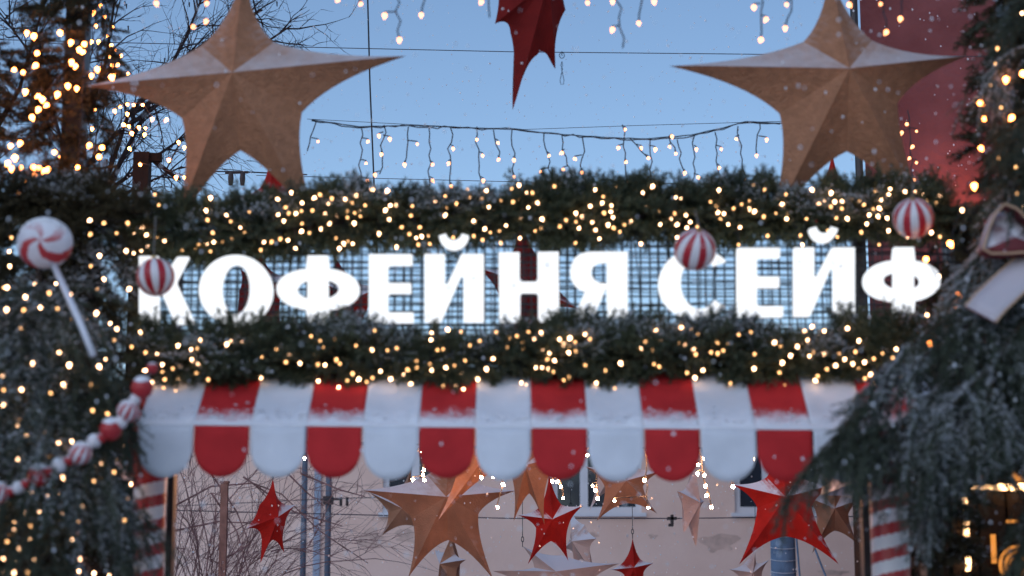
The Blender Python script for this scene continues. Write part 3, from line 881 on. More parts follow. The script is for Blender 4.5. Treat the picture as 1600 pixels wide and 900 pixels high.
# ------------------------------------------------------------------ candy poles
def candy_pole(px, wpx, Y, label):
    c = P(px, 800, Y); r_ = wpx*mpp(Y)/2; zt = P(px, 690, Y).z
    t = thing('candy_pole', (c.x, Y, 0), label, 'pole', 'striped poles of the gate')
    nz, na = 360, 36; me = {0: MB(), 1: MB()}
    pitch = 37.5*mpp(Y)
    def pt(i, k, rr=1):
        a = 2*math.pi*k/na; return (c.x+r_*rr*math.cos(a), Y+r_*rr*math.sin(a), zt*i/nz)
    for i in range(nz):
        for k in range(na):
            ph = (zt*i/nz/pitch - k/na) % 1
            me[0 if ph < .46 else 1].add([pt(i,k),pt(i,k+1),pt(i+1,k+1),pt(i+1,k)], [(0,1,2,3)])
    me[0].build('red_stripe', M['candy_red'], t, True); me[1].build('white_stripe', M['candy_white'], t, True)
    b = MB(); b.tube([(c.x, Y, zt-.001), (c.x, Y, zt+.02)], r_*.98, 24); b.build('cap', M['candy_red'], t)
candy_pole(233, 50, 9.75, 'red and white candy striped pole under the left awning end')
candy_pole(1389, 58, 9.75, 'red and white candy striped pole under the drooping spruce branches')

# ------------------------------------------------------------------ garlands and fir cladding
def garland(pxs, Y, rad, label, per_m, dense_snow, mname='needle'):
    pts = [P(x, y, Y) for x, y in pxs]
    t = thing('fir_garland', (pts[0]+pts[-1])/2, label, 'garland')
    fo = Foliage(PROTO)
    b = MB(); b.tube(pts, .02, 6); b.build('core', M['bark'], t)
    for i in range(len(pts)-1):
        a, c = pts[i], pts[i+1]; d = (c-a).normalized(); n = int((c-a).length*per_m)
        for k in range(n):
            p = a.lerp(c, (k+random.random())/n)
            th = random.uniform(0, 2*math.pi); sgn = random.choice((-1, 1))
            o = Vector((0, math.cos(th), math.sin(th)))
            nz_ = mnoise.noise(Vector((p.x*3.1, math.sin(th)*1.2, 3.7+Y)))
            L = rad*random.uniform(.75, 1.12)*(1+.55*nz_)
            dd = o*random.uniform(.7, 1) + d*sgn*random.uniform(.15, .8)
            fo.sprig(p + o*rad*random.uniform(.05, .4), dd, L, dense_snow*max(0, o.z+.4)*patch(p+o*rad, 4))
        # upright tufts along the top and drooping ones along the bottom
        for k in range(int(n*.22)):
            p = a.lerp(c, random.random())
            if mnoise.noise(Vector((p.x*2.6, 7.3, Y))) < .0: continue
            fo.sprig(p+Vector((0, random.uniform(-.05,.05), rad*.4)), Vector((random.gauss(0,.35), random.gauss(0,.3), 1)), rad*random.uniform(.7,1.4), dense_snow*patch(p, 4))
    fo.build(M[mname], t)
    return pts

up = garland([(190,366),(320,368),(450,358),(600,340),(760,336),(900,338),(1050,338),(1200,336),(1330,338),(1480,340)], YG+.05, .165, 'upper fir garland above the glowing letters', 520, 1.1)
lo = garland([(215,566),(330,570),(450,567),(600,560),(760,564),(900,560),(1050,560),(1200,561),(1330,556),(1470,556)], 9.62, .168, 'lower fir garland between the glowing letters and the awning', 520, 1.1)
left_top = garland([(-60,308),(40,312),(120,316),(220,330)], YG-.1, .12, 'short fir garland end above the lollipop on the left pillar', 420, .5, 'needle_dark')

def garland_lights(pxs, Y, ry, n, label, y_dir=-.13, dim=.48):
    bulbs, pos = [], []
    xs_ = [p[0] for p in pxs]; ys_ = [p[1] for p in pxs]
    tries = 0
    while len(pos) < n and tries < 20000:
        tries += 1
        x = random.uniform(xs_[0], xs_[-1]); yc = np.interp(x, xs_, ys_); y = yc + random.uniform(-ry, ry)
        if pos and random.random() < .12:
            q_ = random.choice(pos); x, y = q_[0]+random.gauss(0, 13), q_[1]+random.gauss(0, 8)
            yc = np.interp(x, xs_, ys_)
            if abs(y-yc) > ry or not xs_[0] < x < xs_[-1]: continue
        elif mnoise.noise(Vector((x*.016, y*.03, Y))) < random.uniform(-.6, .1): continue
        if any((x-a)**2+(y-c)**2 < 8**2 for a, c in pos): continue
        pos.append((x, y))
        f = math.sqrt(max(0, 1-((y-yc)/(ry*1.15))**2))
        p = P(x, y, Y + y_dir*f - random.uniform(-.02, .05))
        bulbs.append((p, 'd' if random.random() < dim else 'b'))
    srt = sorted([b_[0] for b_ in bulbs], key=lambda v: v.x)
    wire = [p + Vector((0, .012, .012)) for p in srt]
    a = P(xs_[0], ys_[0], Y)
    return string_thing('fairy_light_string', a, label, 'fairy lights', [wire], bulbs, .0018)
garland_lights([(205,350),(450,343),(760,336),(1200,336),(1470,338)], YG+.05, 47, 235, 'warm fairy lights woven through the upper fir garland')
garland_lights([(215,566),(450,566),(760,562),(1200,558),(1440,556)], 9.62, 48, 185, 'warm fairy lights woven through the lower fir garland')

def clad(label, boxes, mname, per_m2, snow, loc):
    """a post hidden under fir boughs; boxes are (px0, px1, py0, py1, Y, depth)"""
    t = thing('fir_clad_pillar', loc, label, 'pillar', 'fir clad pillars of the gate')
    b = MB(); fo = Foliage(PROTO)
    for (xa_, xb_, ya_, yb_, Y, dp_) in boxes:
        A, B = P(xa_, yb_, Y), P(xb_, ya_, Y)
        z0 = max(0, A.z)
        b.box(((A.x*.65+B.x*.35), Y+.08, z0), ((A.x*.35+B.x*.65), Y+.08+dp_, B.z-.05))
        area = (B.x-A.x)*(B.z-z0)
        for k in range(int(area*per_m2)):
            x = random.uniform(A.x, B.x); z = random.uniform(z0, B.z)
            u = (x-A.x)/(B.x-A.x)*2-1
            y = Y + .12*u*u + random.uniform(-.06, .06)
            d = Vector((u*.7+random.gauss(0,.35), -.55-random.random()*.4, -.75+random.gauss(0,.45)))
            fo.sprig((x, y, z), d, random.uniform(.13, .24), (0 if Y > 10.3 else snow)*patch((x,y,z), 3, -.05))
    b.build('post', M['metal_dark'], t); fo.build(M[mname], t)
xl = P(90, 800, 9.9).x
clad('thick fir clad pillar on the left behind the lollipop', [(-70, 222, 318, 1000, 9.95, .4), (-120, 10, 60, 330, 10.65, .2), (46, 172, -90, 325, 10.7, .15)], 'needle_dark', 480, .6, (xl, 9.9, 0))
xr_ = P(1560, 800, 9.9).x
clad('fir clad pillar on the right behind the drooping spruce', [(1470, 1570, 330, 740, 10.1, .3), (1428, 1502, 730, 1010, 10.1, .15), (1555, 1690, -90, 700, 10.15, .3)], 'needle_dark', 420, .2, (xr_, 9.9, 0))

# ------------------------------------------------------------------ spruce trees
def bough(mb_tree, pts, name, mname, per_m=33, snow=.6, plo=.02, L=(.20, .34), hang=.75):
    q = [Vector(p) for p in pts]
    sm = []
    for i in range(len(q)-1):
        p0_, p1, p2, p3 = q[max(i-1,0)], q[i], q[i+1], q[min(i+2,len(q)-1)]
        for s in np.linspace(0, 1, 8, endpoint=False):
            s = float(s)
            sm.append(.5*((2*p1)+(p2-p0_)*s+(2*p0_-5*p1+4*p2-p3)*s*s+(3*p1-p0_-3*p2+p3)*s**3))
    sm.append(q[-1])
    stem = MB(); stem.tube(sm, [.010*(1-.7*i/len(sm)) for i in range(len(sm))], 5)
    o = stem.build(name, M['bark'], mb_tree)
    fo = Foliage(PROTO_S)
    N_ = len(sm)
    for i in range(1, N_):
        seg = sm[i]-sm[i-1]; n = max(1, int(seg.length*per_m + random.random())); d = seg.normalized()
        lat = d.cross(Vector((0, 0, 1))).normalized()
        frac = i/N_
        for k in range(n):
            p = sm[i-1].lerp(sm[i], random.random())
            sg_ = random.choice((-1, 1)); l = random.uniform(*L)
            # side twig carrying several sprigs, drooping
            td = (d*random.uniform(.5, 1.0) + lat*sg_*random.uniform(.3, 1.0) + Vector((0, 0, -hang*random.random()))).normalized()
            tl = random.uniform(.5, 1.5)*l*(1.25-.7*frac)
            e = p + td*tl
            sn = snow*patch(p, 1.9, plo)**1.5
            fo.sprig(p, td, l, sn)
            fo.sprig(e*.6+p*.4, td + Vector((0, 0, -hang*random.uniform(.2, 1.4))), l*.9, sn)
            if random.random() < .6: fo.sprig(e, td*.6 + Vector((random.gauss(0,.2), 0, -hang*1.6)), l*.8, sn*.5)
    fol = fo._mesh('needles', fo.q, M[mname], o, 'stuff')
    fo._mesh('snow', fo.s, M['frost'], o, 'stuff')
    return o

def spruce(label, base_px, Y, ztop, explicit, random_spec, mname, snow, plo):
    bx = P(base_px, 800, Y).x
    t = thing('spruce_tree', (bx, Y, 0), label, 'tree')
    b = MB(); b.tube([(bx, Y, 0), (bx, Y, ztop*.5), (bx, Y, ztop)], [.09, .06, .012], 10); b.build('trunk', M['bark'], t, True)
    for e in explicit:
        pts = [P(x, y, yy) for x, y, yy in e]
        root = Vector((bx, Y, pts[0].z + .05))
        bough(t, [root] + pts, 'branch', mname, snow=snow, plo=plo)
    for k in range(random_spec[0]):
        z = random.uniform(random_spec[1], ztop*.97); a = random.uniform(*random_spec[2])
        L = random_spec[3]*(1-z/ztop)**.7 + .2
        d = Vector((math.cos(a), math.sin(a), 0)); p = Vector((bx, Y, z))
        bough(t, [p, p+d*L*.35+Vector((0,0,.02)), p+d*L*.7+Vector((0,0,-.12*L)), p+d*L+Vector((0,0,-.38*L))], 'branch', mname, snow=snow*.7, per_m=26)
    return t

RB = [[(1600,455,9.1),(1490,525,8.85),(1390,600,8.75),(1310,675,8.7),(1262,730,8.65)],
      [(1610,510,9.0),(1500,580,8.8),(1420,650,8.7),(1370,670,8.65),(1330,695,8.6)],
      [(1615,560,9.0),(1530,620,8.8),(1460,680,8.7),(1415,720,8.65)],
      [(1630,600,9.0),(1570,630,8.8),(1510,680,8.7),(1460,740,8.65)],
      [(1610,430,9.2),(1540,460,9.0),(1470,505,8.9),(1400,560,8.85),(1350,610,8.8)],
      [(1640,390,9.3),(1580,415,9.1),(1530,450,9.05),(1500,500,9.0)],
      [(1640,610,8.9),(1600,640,8.7),(1570,690,8.6)],
      [(1640,320,9.3),(1590,340,9.15),(1545,375,9.1),(1520,430,9.0)],
      [(1650,240,9.4),(1615,260,9.3),(1580,290,9.2),(1560,330,9.2)],
      [(1650,150,9.4),(1615,165,9.3),(1585,185,9.3),(1570,215,9.3)],
      [(1650,60,9.4),(1610,70,9.3),(1575,90,9.3),(1560,120,9.3)],
      [(1650,-30,9.4),(1620,-15,9.3),(1590,5,9.3),(1570,40,9.3)],
      [(1610,545,8.9),(1560,570,8.7),(1520,600,8.6),(1470,655,8.55)],
      [(1640,480,8.9),(1585,520,8.7),(1555,585,8.6),(1540,650,8.55)],
      [(1665,770,9.0),(1635,800,8.9),(1605,840,8.9),(1590,870,8.9)], [(1620,690,9.1),(1540,715,9.0),(1480,750,9.0),(1455,790,9.0)],
      [(1605,590,8.9),(1500,640,8.9),(1440,660,8.85),(1390,690,8.8),(1365,710,8.8)]]
spruce('large spruce on the right with drooping snow dusted branches', 1680, 9.35, 5.6, RB, (13, 2.9, (R(250), R(420)), 1.0), 'needle_blue', 1.0, .2)
LB = [[(60,470,9.0),(110,520,8.9),(150,590,8.85),(180,660,8.8)], [(40,500,8.9),(10,560,8.8),(-40,640,8.8)],
      [(60,540,8.9),(70,610,8.75),(95,690,8.7)], [(50,560,8.9),(120,620,8.8),(165,720,8.8),(190,800,8.8)],
      [(40,600,8.9),(30,680,8.7),(20,760,8.65)], [(60,640,8.9),(110,720,8.75),(140,810,8.7)],
      [(70,520,8.9),(130,560,8.9),(200,650,8.9)], [(20,640,8.9),(-30,700,8.8),(-60,800,8.8)], [(60,700,8.9),(160,780,8.8),(205,880,8.8)],
      [(40,700,8.9),(70,790,8.7),(80,880,8.6)]]
spruce('snow dusted spruce at the left edge below the lollipop', 45, 9.15, P(45, 425, 9.15).z, LB, (12, .9, (R(180), R(360)), .7), 'needle_blue', .7, -.04)

# ------------------------------------------------------------------ lights on pillars and trees
def scatter_lights(label, regions, Y, keys, n, min_d=16):
    pos, bulbs = [], []
    tries = 0
    while len(pos) < n and tries < 20000:
        tries += 1
        a = random.choice(regions); x = random.uniform(a[0], a[1]); y = random.uniform(a[2], a[3])
        if 18 < x < 135 and 325 < y < 440: continue
        if any((x-p[0])**2+(y-p[1])**2 < min_d**2 for p in pos): continue
        pos.append((x, y)); bulbs.append((P(x, y, Y-random.uniform(0, .12)), random.choice(keys)))
    srt = sorted(bulbs, key=lambda q: (round((q[0].z)*4), q[0].x))
    wires = []; cur = []
    for q in srt:
        if cur and (q[0]-cur[-1]).length > .5: wires.append(cur); cur = []
        cur.append(q[0]+Vector((0, .015, .012)))
    wires.append(cur)
    return string_thing('fairy_light_string', bulbs[0][0], label, 'fairy lights', [w_ for w_ in wires if len(w_) > 1], bulbs, .0018)
scatter_lights('warm fairy lights scattered over the left fir pillar and spruce', [(0,210,330,470),(0,215,470,620),(0,200,600,720),(90,210,700,900),(0,60,760,900)], 9.62, 'bbd', 80, 18)
scatter_lights('warm fairy lights in front on the left spruce around the bead garland', [(0,190,470,620),(0,190,600,720),(30,200,720,900),(0,60,760,900),(0,110,440,500)], 8.78, 'bbd', 62, 20)
scatter_lights('few warm fairy lights on the right spruce beside the house', [(1530,1600,20,290),(1530,1600,100,200),(1500,1600,290,330),(1440,1500,380,540)], 9.25, 'bdo', 26, 22)
colb = [(42,51),(53,56),(94,51),(111,66),(58,83),(56,102),(36,113),(40,143),(60,150),(66,155),(124,77),(130,81),(112,97),(118,103),(143,118),(152,108),(106,134),(120,138),(50,183),(52,261),(61,262),(70,267),(40,282),(64,290),(28,300)] + [(random.uniform(0, 180), random.uniform(0, 300)) for _ in range(14)] + [(random.uniform(0, 75), random.uniform(235, 305)) for _ in range(9)]
bl = [(P(x, y, 10.42 if x < 135 else 10.55), 'o') for x, y in colb]
string_thing('fairy_light_string', bl[0][0], 'orange glowing lights on the dark fir column at upper left', 'fairy lights', [[q[0]+Vector((0,.012,.012)) for q in bl]], bl, .0018)
tb = [[(157,8),(147,18),(146,22),(163,26),(150,40),(139,49),(176,42),(168,56),(154,65),(143,65),(174,71),(181,78),(172,87),(189,87),(175,102),(184,101),(179,115),(200,115)],
      [(148,171),(124,184),(111,189),(144,201),(130,207),(119,212),(109,215),(106,224),(109,238),(131,246),(93,245),(114,262),(117,280)],
      [(179,173),(188,167),(199,163),(209,164),(223,164),(238,186),(227,200),(226,210),(217,199),(206,208),(199,178),(193,195),(201,197),(202,232),(260,187),(279,222),(288,230),(264,250),(275,277),(288,277),(219,257)]]
bl = [(P(x, y, 14.5), 't') for l in tb for x, y in l]
string_thing('fairy_light_string', bl[0][0], 'peach coloured lights strung in the bare tree at upper left', 'fairy lights', [[P(x, y-3, 14.52) for x, y in l] for l in tb], bl, .003)

# icicle curtains
def icicle(label, Y, main, drops, key='f'):
    wires = []
    def wav(a, c, amp):
        o = []; n = max(3, int((c-a).length/.05))
        for i in range(n+1):
            s = i/n; p = a.lerp(c, s); p = p + Vector((random.gauss(0, amp), random.gauss(0, amp), 0)) if 0 < i < n else p
            o.append(p)
        return o
    if main:
        q = [P(x, y, Y) for x, y in main]
        line = []
        for i in range(len(q)-1): line += wav(q[i], q[i+1], .004)[:-1]
        wires.append(line+[q[-1]]); wires.append([p+Vector((random.gauss(0,.004), 0, random.gauss(-.006,.006))) for p in line])
    bulbs = []
    for (s, e, bs) in drops:
        a, c = P(s[0], s[1], Y), P(e[0], e[1], Y)
        wires.append(wav(a, c, .009))
        for (x, y) in bs:
            p = P(x, y, Y-.01); bulbs.append((p, key))
            tt = min(1, max(0, (y-s[1]-6)/max(1, e[1]-s[1])))
            wires.append([a.lerp(c, tt), p+Vector((0, .004, .02)), p])
    return string_thing('icicle_light_string', P(*(main[0] if main else drops[0][0]), Y), label, 'icicle lights', wires, bulbs, .0042)
icicle('icicle light curtain hanging across the sky above the upper garland', 13.0,
       [(487,187),(560,198),(640,196),(740,200),(800,201),(850,208),(950,215),(1010,217),(1080,211),(1130,200),(1165,190),(1230,193)],
       [((494,190),(480,236),[(497,221)]), ((565,200),(563,292),[(575,221),(572,255),(574,282)]), ((600,195),(593,272),[(592,212),(609,217),(596,241),(586,273)]),
        ((638,198),(632,257),[(652,225),(632,257)]), ((670,198),(672,290),[(676,257),(676,282)]), ((704,200),(705,295),[(708,232),(701,255),(705,291)]),
        ((745,198),(752,282),[(745,218),(754,243),(755,282)]), ((771,203),(779,249),[(778,223),(779,249)]), ((800,203),(803,276),[(803,250),(803,276)]),
        ((850,208),(864,297),[(858,243),(845,268),(864,297)]), ((878,212),(891,279),[(878,239),(880,265),(891,279)]), ((910,215),(909,269),[(898,248),(909,269)]),
        ((972,195),(980,285),[(977,202),(966,231),(978,253),(980,285)]), ((985,217),(1013,247),[(1002,231),(1013,247)]), ((1016,217),(1015,300),[(1024,233)]),
        ((1045,213),(1056,240),[(1050,213),(1046,229),(1056,240)]), ((1058,218),(1070,270),[(1070,270)]), ((1085,212),(1083,300),[(1088,233),(1091,277)]),
        ((1117,206),(1124,297),[(1127,233),(1124,262),(1124,296)]), ((1153,197),(1165,281),[(1150,217),(1164,281)]), ((1187,190),(1182,243),[(1182,243),(1198,218)])])
icicle('icicle light strands dangling from the top edge', 9.75, [(200,-40),(600,-24),(900,-20),(1260,-30),(1450,-30)],
       [((617,-24),(624,62),[(601,24),(624,62)]), ((672,-22),(658,23),[(658,23)]), ((563,-24),(564,6),[(564,6)]), ((528,-26),(528,0),[(528,0)]), ((757,-22),(765,27),[(752,3)]),
        ((960,-20),(973,75),[(957,2),(957,46)]), ((1007,-20),(998,36),[(998,36)]), ((918,-20),(918,4),[(918,4)]), ((1022,-20),(1022,2),[(1022,2)]),
        ((1188,-26),(1189,62),[(1178,11),(1197,30),(1189,62)]), ((1240,-28),(1227,44),[(1229,7),(1227,44)]), ((312,-34),(302,42),[(323,5),(302,42),(322,33)]), ((244,-38),(244,5),[(244,5)]),
        ((1327,-30),(1327,7),[(1327,7)]), ((1376,-30),(1385,50),[(1376,6),(1385,50)]), ((1410,-30),(1407,29),[(1407,29)])])
icicle('short strand of lights beside the right giant star on the plum wall', 12.6, None,
       [((1418,172),(1428,285),[(1417,194),(1409,207),(1432,205),(1426,229),(1421,247),(1432,254),(1428,281)])])
icicle('far icicle lights between the awning scallops, with an added unseen row lighting the stars', 13.9, [(400,690),(600,692),(800,700),(960,700),(1150,700),(1310,695)],
       [((660,694),(663,750),[(662,734),(661,742),(663,750),(645,749)]), ((752,698),(752,746),[(752,746)]), ((770,698),(786,757),[(770,746),(786,757),(777,792)]),
        ((866,700),(880,778),[(863,752),(871,753),(876,760),(880,778)]), ((928,700),(934,779),[(926,759),(930,766),(934,779)]), ((1007,700),(1013,793),[(1007,750),(960,782),(1013,793)]),
        ((1090,700),(1111,792),[(1091,726),(1090,740),(1101,742),(1102,759),(1104,774),(1111,792)]), ((1145,700),(1145,760),[(1145,760)])]
       + [((x_, 700), (x_+3, 712), [(x_+4, 706+(i_ % 3)*5)]) for i_, x_ in enumerate(range(420, 1300, 26))], 'c')  # unseen bulb row added behind the awning to warm the stars and wall
t = thing('wire_loop', P(878, 80, 13), 'small twisted wire hook hanging in the sky by the shaded red star', 'hook')
b = MB(); c = P(878, 80, 13); k = mpp(13)
b.tube([c, c+Vector((0,0,-8*k))], .003, 5)
b.tube([c+Vector((4*k*math.sin(a), 0, -12*k-5*k*math.cos(a)+5*k)) for a in [2*math.pi*i/10 for i in range(11)]], .003, 5)
b.build('ring', M['cable_blue'], t)
b = MB(); b.tube([c+Vector((x*k, 0, -y*k)) for x, y in ((0,17),(-2,24),(1,28),(-3,48),(-2,55),(2,55),(3,48),(-1,28),(1,24),(0,17))], .0025, 5); b.build('loop', M['cable_blue'], t)

# ------------------------------------------------------------------ ornaments
def striped_ball(mb_r, mb_w, c, r_, rot, ns=8, seg=64, rings=28, frac=.45):
    e = Euler(rot)
    for i in range(rings):
        for k in range(seg):
            q = []
            for (a, b_) in ((i,k),(i+1,k),(i+1,k+1),(i,k+1)):
                th = math.pi*a/rings; ph = 2*math.pi*b_/seg
                v = Vector((r_*math.sin(th)*math.cos(ph), r_*math.sin(th)*math.sin(ph), r_*math.cos(th))); v.rotate(e); q.append(Vector(c)+v)
            (mb_r if (k/seg*ns) % 1 < frac else mb_w).add(q, [(0,1,2,3)])
def ornament(px, py, rpx, Y, rot, label, thread_px):
    c = P(px, py, Y); r_ = rpx*mpp(Y)
    t = thing('striped_bauble', c, label, 'bauble', 'striped baubles on the gate')
    a, b = MB(), MB(); striped_ball(a, b, c, r_, rot)
    a.build('red_stripe', M['ball_red'], t, True, recalc=True); b.build('white_stripe', M['ball_white'], t, True, recalc=True)
    u = Vector((0, 0, 1)); u.rotate(Euler(rot))
    k = MB(); k.tube([c+u*(r_-.004), c+u*(r_+.014)], .013, 10); k.build('cap', M['gold_cap'], t)
    k = MB(); k.tube([c+u*(r_+.014), P(px, py-thread_px, Y)], .0016, 4); k.build('thread', M['thread'], t)
ornament(243, 433, 30, 9.45, (R(-5), R(-6), R(20)), 'red and white striped bauble hanging over the first letter', 95)
ornament(1086, 390, 33, 9.3, (R(38), R(4), R(8)), 'red and white striped bauble above the round letter starting the second word', 60)
ornament(1427, 341, 32, 9.2, (R(32), R(-8), R(0)), 'red and white striped bauble above the last letter', 60)

# lollipop
c = P(70, 380, 8.9); k = mpp(8.9); r_ = 44*k
lp = thing('lollipop', c, 'giant red and white swirl lollipop dusted with snow at left', 'lollipop')
a, b = MB(), MB(); nr, ns_ = 14, 72
for side in (-1, 1):
    for i in range(nr):
        for q in range(ns_):
            pts = []
            for (u, v) in ((i,q),(i+1,q),(i+1,q+1),(i,q+1)):
                th = math.pi/2*u/nr; ph = 2*math.pi*v/ns_
                w_ = Vector((r_*math.sin(th)*math.cos(ph), side*r_*.62*math.cos(th), r_*.93*math.sin(th)*math.sin(ph)))
                pts.append(c + w_)
            ph = 2*math.pi*(q+.5)/ns_ + 1.5*(1-i/nr) + .6
            (a if (ph/(2*math.pi)*4) % 1 < .42 else b).add(pts, [(0,1,2,3)])
a.build('red_swirl', M['pop_red'], lp, True, recalc=True); b.build('white_swirl', M['pop_white'], lp, True, recalc=True)
b = MB(); b.tube([P(84, 414, 8.9), P(106, 462, 8.66), P(127, 508, 8.55), P(146, 556, 8.52)], .016, 10); b.build('stick', M['stick'], lp, True)
b = MB()
for q in range(260):
    th = abs(random.gauss(0, .55)); ph = random.uniform(0, 2*math.pi)
    v = Vector((math.sin(th)*math.cos(ph), -.35-.3*random.random(), math.cos(th))).normalized()
    b.ball(c+Vector((v.x*r_, v.y*r_*.62, v.z*r_*.93)), random.uniform(.004, .010), 5, sq=(1.5, 1, .7))
b.build('snow', M['snow'], lp, True, kind='stuff')

# bead garland
beads = [(238,575,9,'r'),(222,606,17,'r'),(211,624,9,'w'),(200,642,17,'s'),(189,660,10,'w'),(173,671,17,'r'),(159,684,8,'r'),(147,690,11,'w'),(126,708,18,'s'),(107,720,8,'r'),(92,728,12,'w'),(79,736,8,'r'),(61,743,17,'r'),(40,756,8,'r'),(28,762,10,'w'),(15,768,8,'r'),(-4,770,18,'s'),(-30,778,17,'r')]
bg_ = thing('bead_garland', P(120, 715, 8.6), 'string of red and white candy beads sagging across the left spruce', 'bead garland')
b = MB(); b.tube([P(x, y, 8.62) for x, y, r_, c_ in beads], .003, 5); b.build('cord', M['thread'], bg_)
for (x, y, rp, c_) in beads:
    c = P(x, y, 8.6); r_ = rp*mpp(8.6)*1.02
    if c_ == 's':
        a, b = MB(), MB(); striped_ball(a, b, c, r_, (R(20), R(30), 0), 9, 54, 16, .4)
        w_ = b.build('bead', M['bead_white'], bg_, True, recalc=True); a.build('red_stripe', M['bead_red'], w_, True, recalc=True)
    else:
        b = MB(); b.ball(c, r_, 20); o = b.build('bead', M['bead_red' if c_ == 'r' else 'bead_white'], bg_, True, recalc=True)
        if rp > 9:
            s = MB(); n = 18
            for i in range(5):
                for q in range(n):
                    vv = []
                    for (u, v) in ((i,q),(i+1,q),(i+1,q+1),(i,q+1)):
                        th = 1.05*u/5*(1+.12*math.sin(3*2*math.pi*v/n)); ph = 2*math.pi*v/n
                        rr = r_*(1.10 - .09*(u/5)**2)
                        vv.append((c.x+rr*math.sin(th)*math.cos(ph), c.y+rr*math.sin(th)*math.sin(ph), c.z+rr*math.cos(th)))
                    s.add(vv, [(0,1,2,3)])
            s.build('snow_cap', M['snow'], o, True)

# ribbon bow
YR = 8.75
bw = thing('ribbon_bow', P(1640, 395, YR), 'dark red ribbon bow with snow on top at the right edge', 'bow')
def slab(name, poly, y0, y1, m, parent, edge=None):
    n = len(poly); A = [P(x, y, y0) for x, y in poly]; B = [P(x, y, y0)+Vector((0, y1-y0, 0)) for x, y in poly]
    mb = MB(); mb.add(A+B, [tuple(range(n))[::-1], tuple(range(n, 2*n))])
    for i in range(n): j = (i+1) % n; mb.add([A[i], A[j], B[j], B[i]], [(0,1,2,3)])
    o = mb.build(name, m, parent, recalc=True); bv = o.modifiers.new('b', 'BEVEL'); bv.width = .008; bv.segments = 2
    return o
def ribbon(name, path, wvec, m, parent, th=.012):
    """a ribbon swept along a path of points, its width along wvec"""
    mb = MB(); q = [Vector(p) for p in path]; w_ = Vector(wvec)
    vv, ff = [], []; n = len(q)
    for p in q:
        vv += [p-w_, p-w_*.33, p+w_*.33, p+w_]
    for i in range(n-1):
        for k in range(3): ff.append((i*4+k, i*4+k+1, (i+1)*4+k+1, (i+1)*4+k))
    mb.add(vv, ff); o = mb.build(name, m, parent, True); so = o.modifiers.new('s', 'SOLIDIFY'); so.thickness = th; so.offset = 0
    return o
for sx in (1, -1):
    def mx(x): return x if sx == 1 else 2*1640-x
    loop = [(1632,388),(1605,350),(1585,330),(1566,322),(1550,338),(1540,365),(1532,392),(1545,399),(1570,399),(1600,397),(1632,392)]
    pts = [P(mx(x), y, YR) for x, y in loop]
    sm = []
    for i in range(len(pts)-1):
        for s in (0, .25, .5, .75): sm.append(pts[i].lerp(pts[i+1], s))
    sm.append(pts[-1])
    o = ribbon('loop', sm, (0.0, .05, .0), M['ribbon'], bw)
    fill = [(1628,389),(1604,353),(1585,333),(1567,326),(1553,341),(1543,367),(1536,391),(1570,396),(1600,394)]
    cx_, cy_ = 1585, 372; lv = MB(); n_ = len(fill)
    def lp_(x, y, q): return P(mx(x), y, YR) + Vector((0, -.035 + (396-y)/70*.11 - .03*(1-q), 0))
    rows_ = [[lp_(cx_+(x-cx_)*q, cy_+(y-cy_)*q, q) for x, y in fill] for q in (.02, .35, .7, 1.0)]
    for a_ in range(3):
        for b_ in range(n_):
            lv.add([rows_[a_][b_], rows_[a_][(b_+1) % n_], rows_[a_+1][(b_+1) % n_], rows_[a_+1][b_]], [(0,1,2,3)])
    li = lv.build('loop_fold', M['ribbon_fold'], bw, True, recalc=True); so = li.modifiers.new('s', 'SOLIDIFY'); so.thickness = .02
    e = MB(); e.tube([p+Vector((0, -.05, 0)) for p in sm], .006, 6); e.build('edge_trim', M['ribbon_edge'], o)
    tail = [P(mx(x), y, YR+dy) for x, y, dy in ((1625,402,.02),(1600,425,-.02),(1570,452,-.06),(1545,476,-.10),(1532,492,-.13))]
    o = ribbon('tail', tail, (.058*sx, -.045, -.046), M['ribbon'], bw)
    for s_ in (-1, 1):
        e = MB(); e.tube([p+Vector((.058*sx, -.045, -.046))*s_ + Vector((0,0,.004)) for p in tail], .006, 6); e.build('edge_trim', M['ribbon_edge'], o)
b = MB(); b.ball(P(1640, 396, YR-.03), .055, 14, sq=(.8, .8, 1)); b.build('knot', M['ribbon'], bw, True)

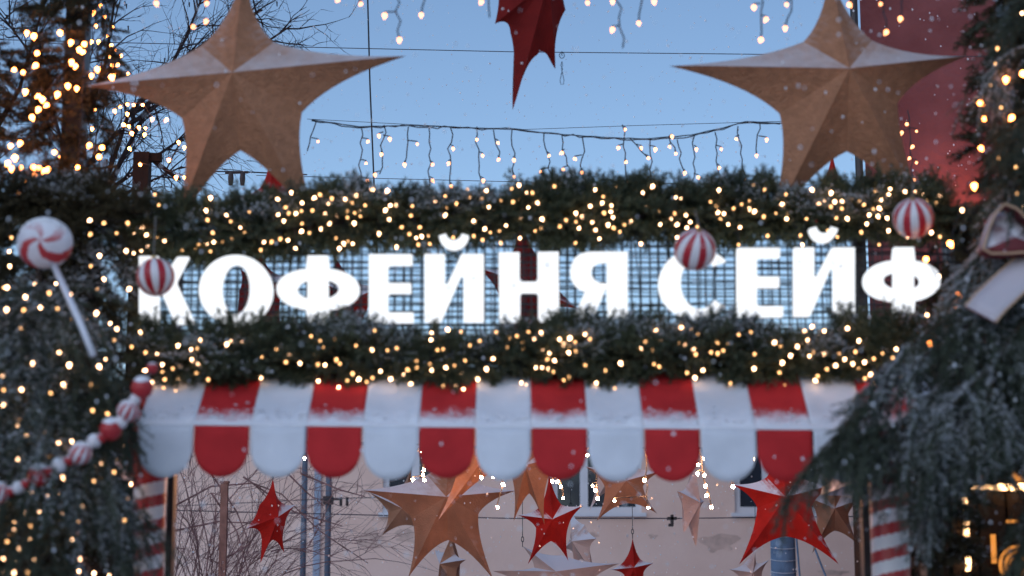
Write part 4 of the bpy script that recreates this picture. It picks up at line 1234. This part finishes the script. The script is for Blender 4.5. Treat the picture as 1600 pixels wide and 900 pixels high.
# ------------------------------------------------------------------ lit kiosks
def kiosk(px0, px1, py_top, Y, label, strips, panels, rings):
    A, B = P(px0, 900, Y), P(px1, 900, Y); zt = P(800, py_top, Y).z
    t = thing('market_kiosk', ((A.x+B.x)/2, Y, 0), label, 'kiosk', 'lit market kiosks')
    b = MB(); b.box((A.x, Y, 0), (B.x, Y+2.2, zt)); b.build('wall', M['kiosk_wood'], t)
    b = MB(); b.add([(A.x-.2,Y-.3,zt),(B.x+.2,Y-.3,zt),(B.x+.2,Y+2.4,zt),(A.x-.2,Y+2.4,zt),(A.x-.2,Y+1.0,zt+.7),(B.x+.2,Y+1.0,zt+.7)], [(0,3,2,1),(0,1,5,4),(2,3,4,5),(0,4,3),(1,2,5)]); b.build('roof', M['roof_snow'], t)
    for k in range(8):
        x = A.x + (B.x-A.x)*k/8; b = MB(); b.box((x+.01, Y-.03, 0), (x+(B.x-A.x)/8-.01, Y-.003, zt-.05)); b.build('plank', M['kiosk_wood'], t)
    for (xa_, ya_, xb_, yb_, rad) in strips:
        b = MB(); b.tube([P(xa_, ya_, Y-.08), P(xb_, yb_, Y-.08)], rad, 6); b.build('led_strip', M['led'], t)
    for (xa_, xb_, ya_, yb_) in panels:
        a_, c_ = P(xa_, yb_, Y-.06), P(xb_, ya_, Y-.06)
        b = MB(); b.box((a_.x, Y-.07, a_.z), (c_.x, Y-.035, c_.z)); b.build('lit_panel', M['led_soft'], t)
    for (x, y, rp) in rings:
        c = P(x, y, Y-.1); k = mpp(Y)
        for q in (1.0, .72, .46):
            b = MB(); rr = rp*k*q
            b.tube([c+Vector((rr*math.cos(a), 0, rr*math.sin(a))) for a in [2*math.pi*i/24 for i in range(25)]], .011, 6, caps=False); b.build('ring_light', M['led_soft'], t)
kiosk(1440, 1800, 735, 11.3, 'warmly lit kiosk with light strips behind the right spruce', [(1518,761,1552,761,.016),(1552,761,1576,761,.022),(1580,761,1640,761,.024),(1508,778,1508,800,.016),(1510,815,1510,838,.018),(1513,868,1513,892,.016)],
      [(1551,1555,835,880),(1574,1590,812,817),(1530,1545,738,752),(1580,1598,728,752)], [(1592,883,28)])
kiosk(-260, 110, 800, 12.5, 'dim orange lit kiosk behind the left spruce', [], [(12,46,832,838),(10,22,844,850),(24,34,844,850),(38,52,844,848),(80,86,885,899)], [(36,897,17),(63,892,10)])
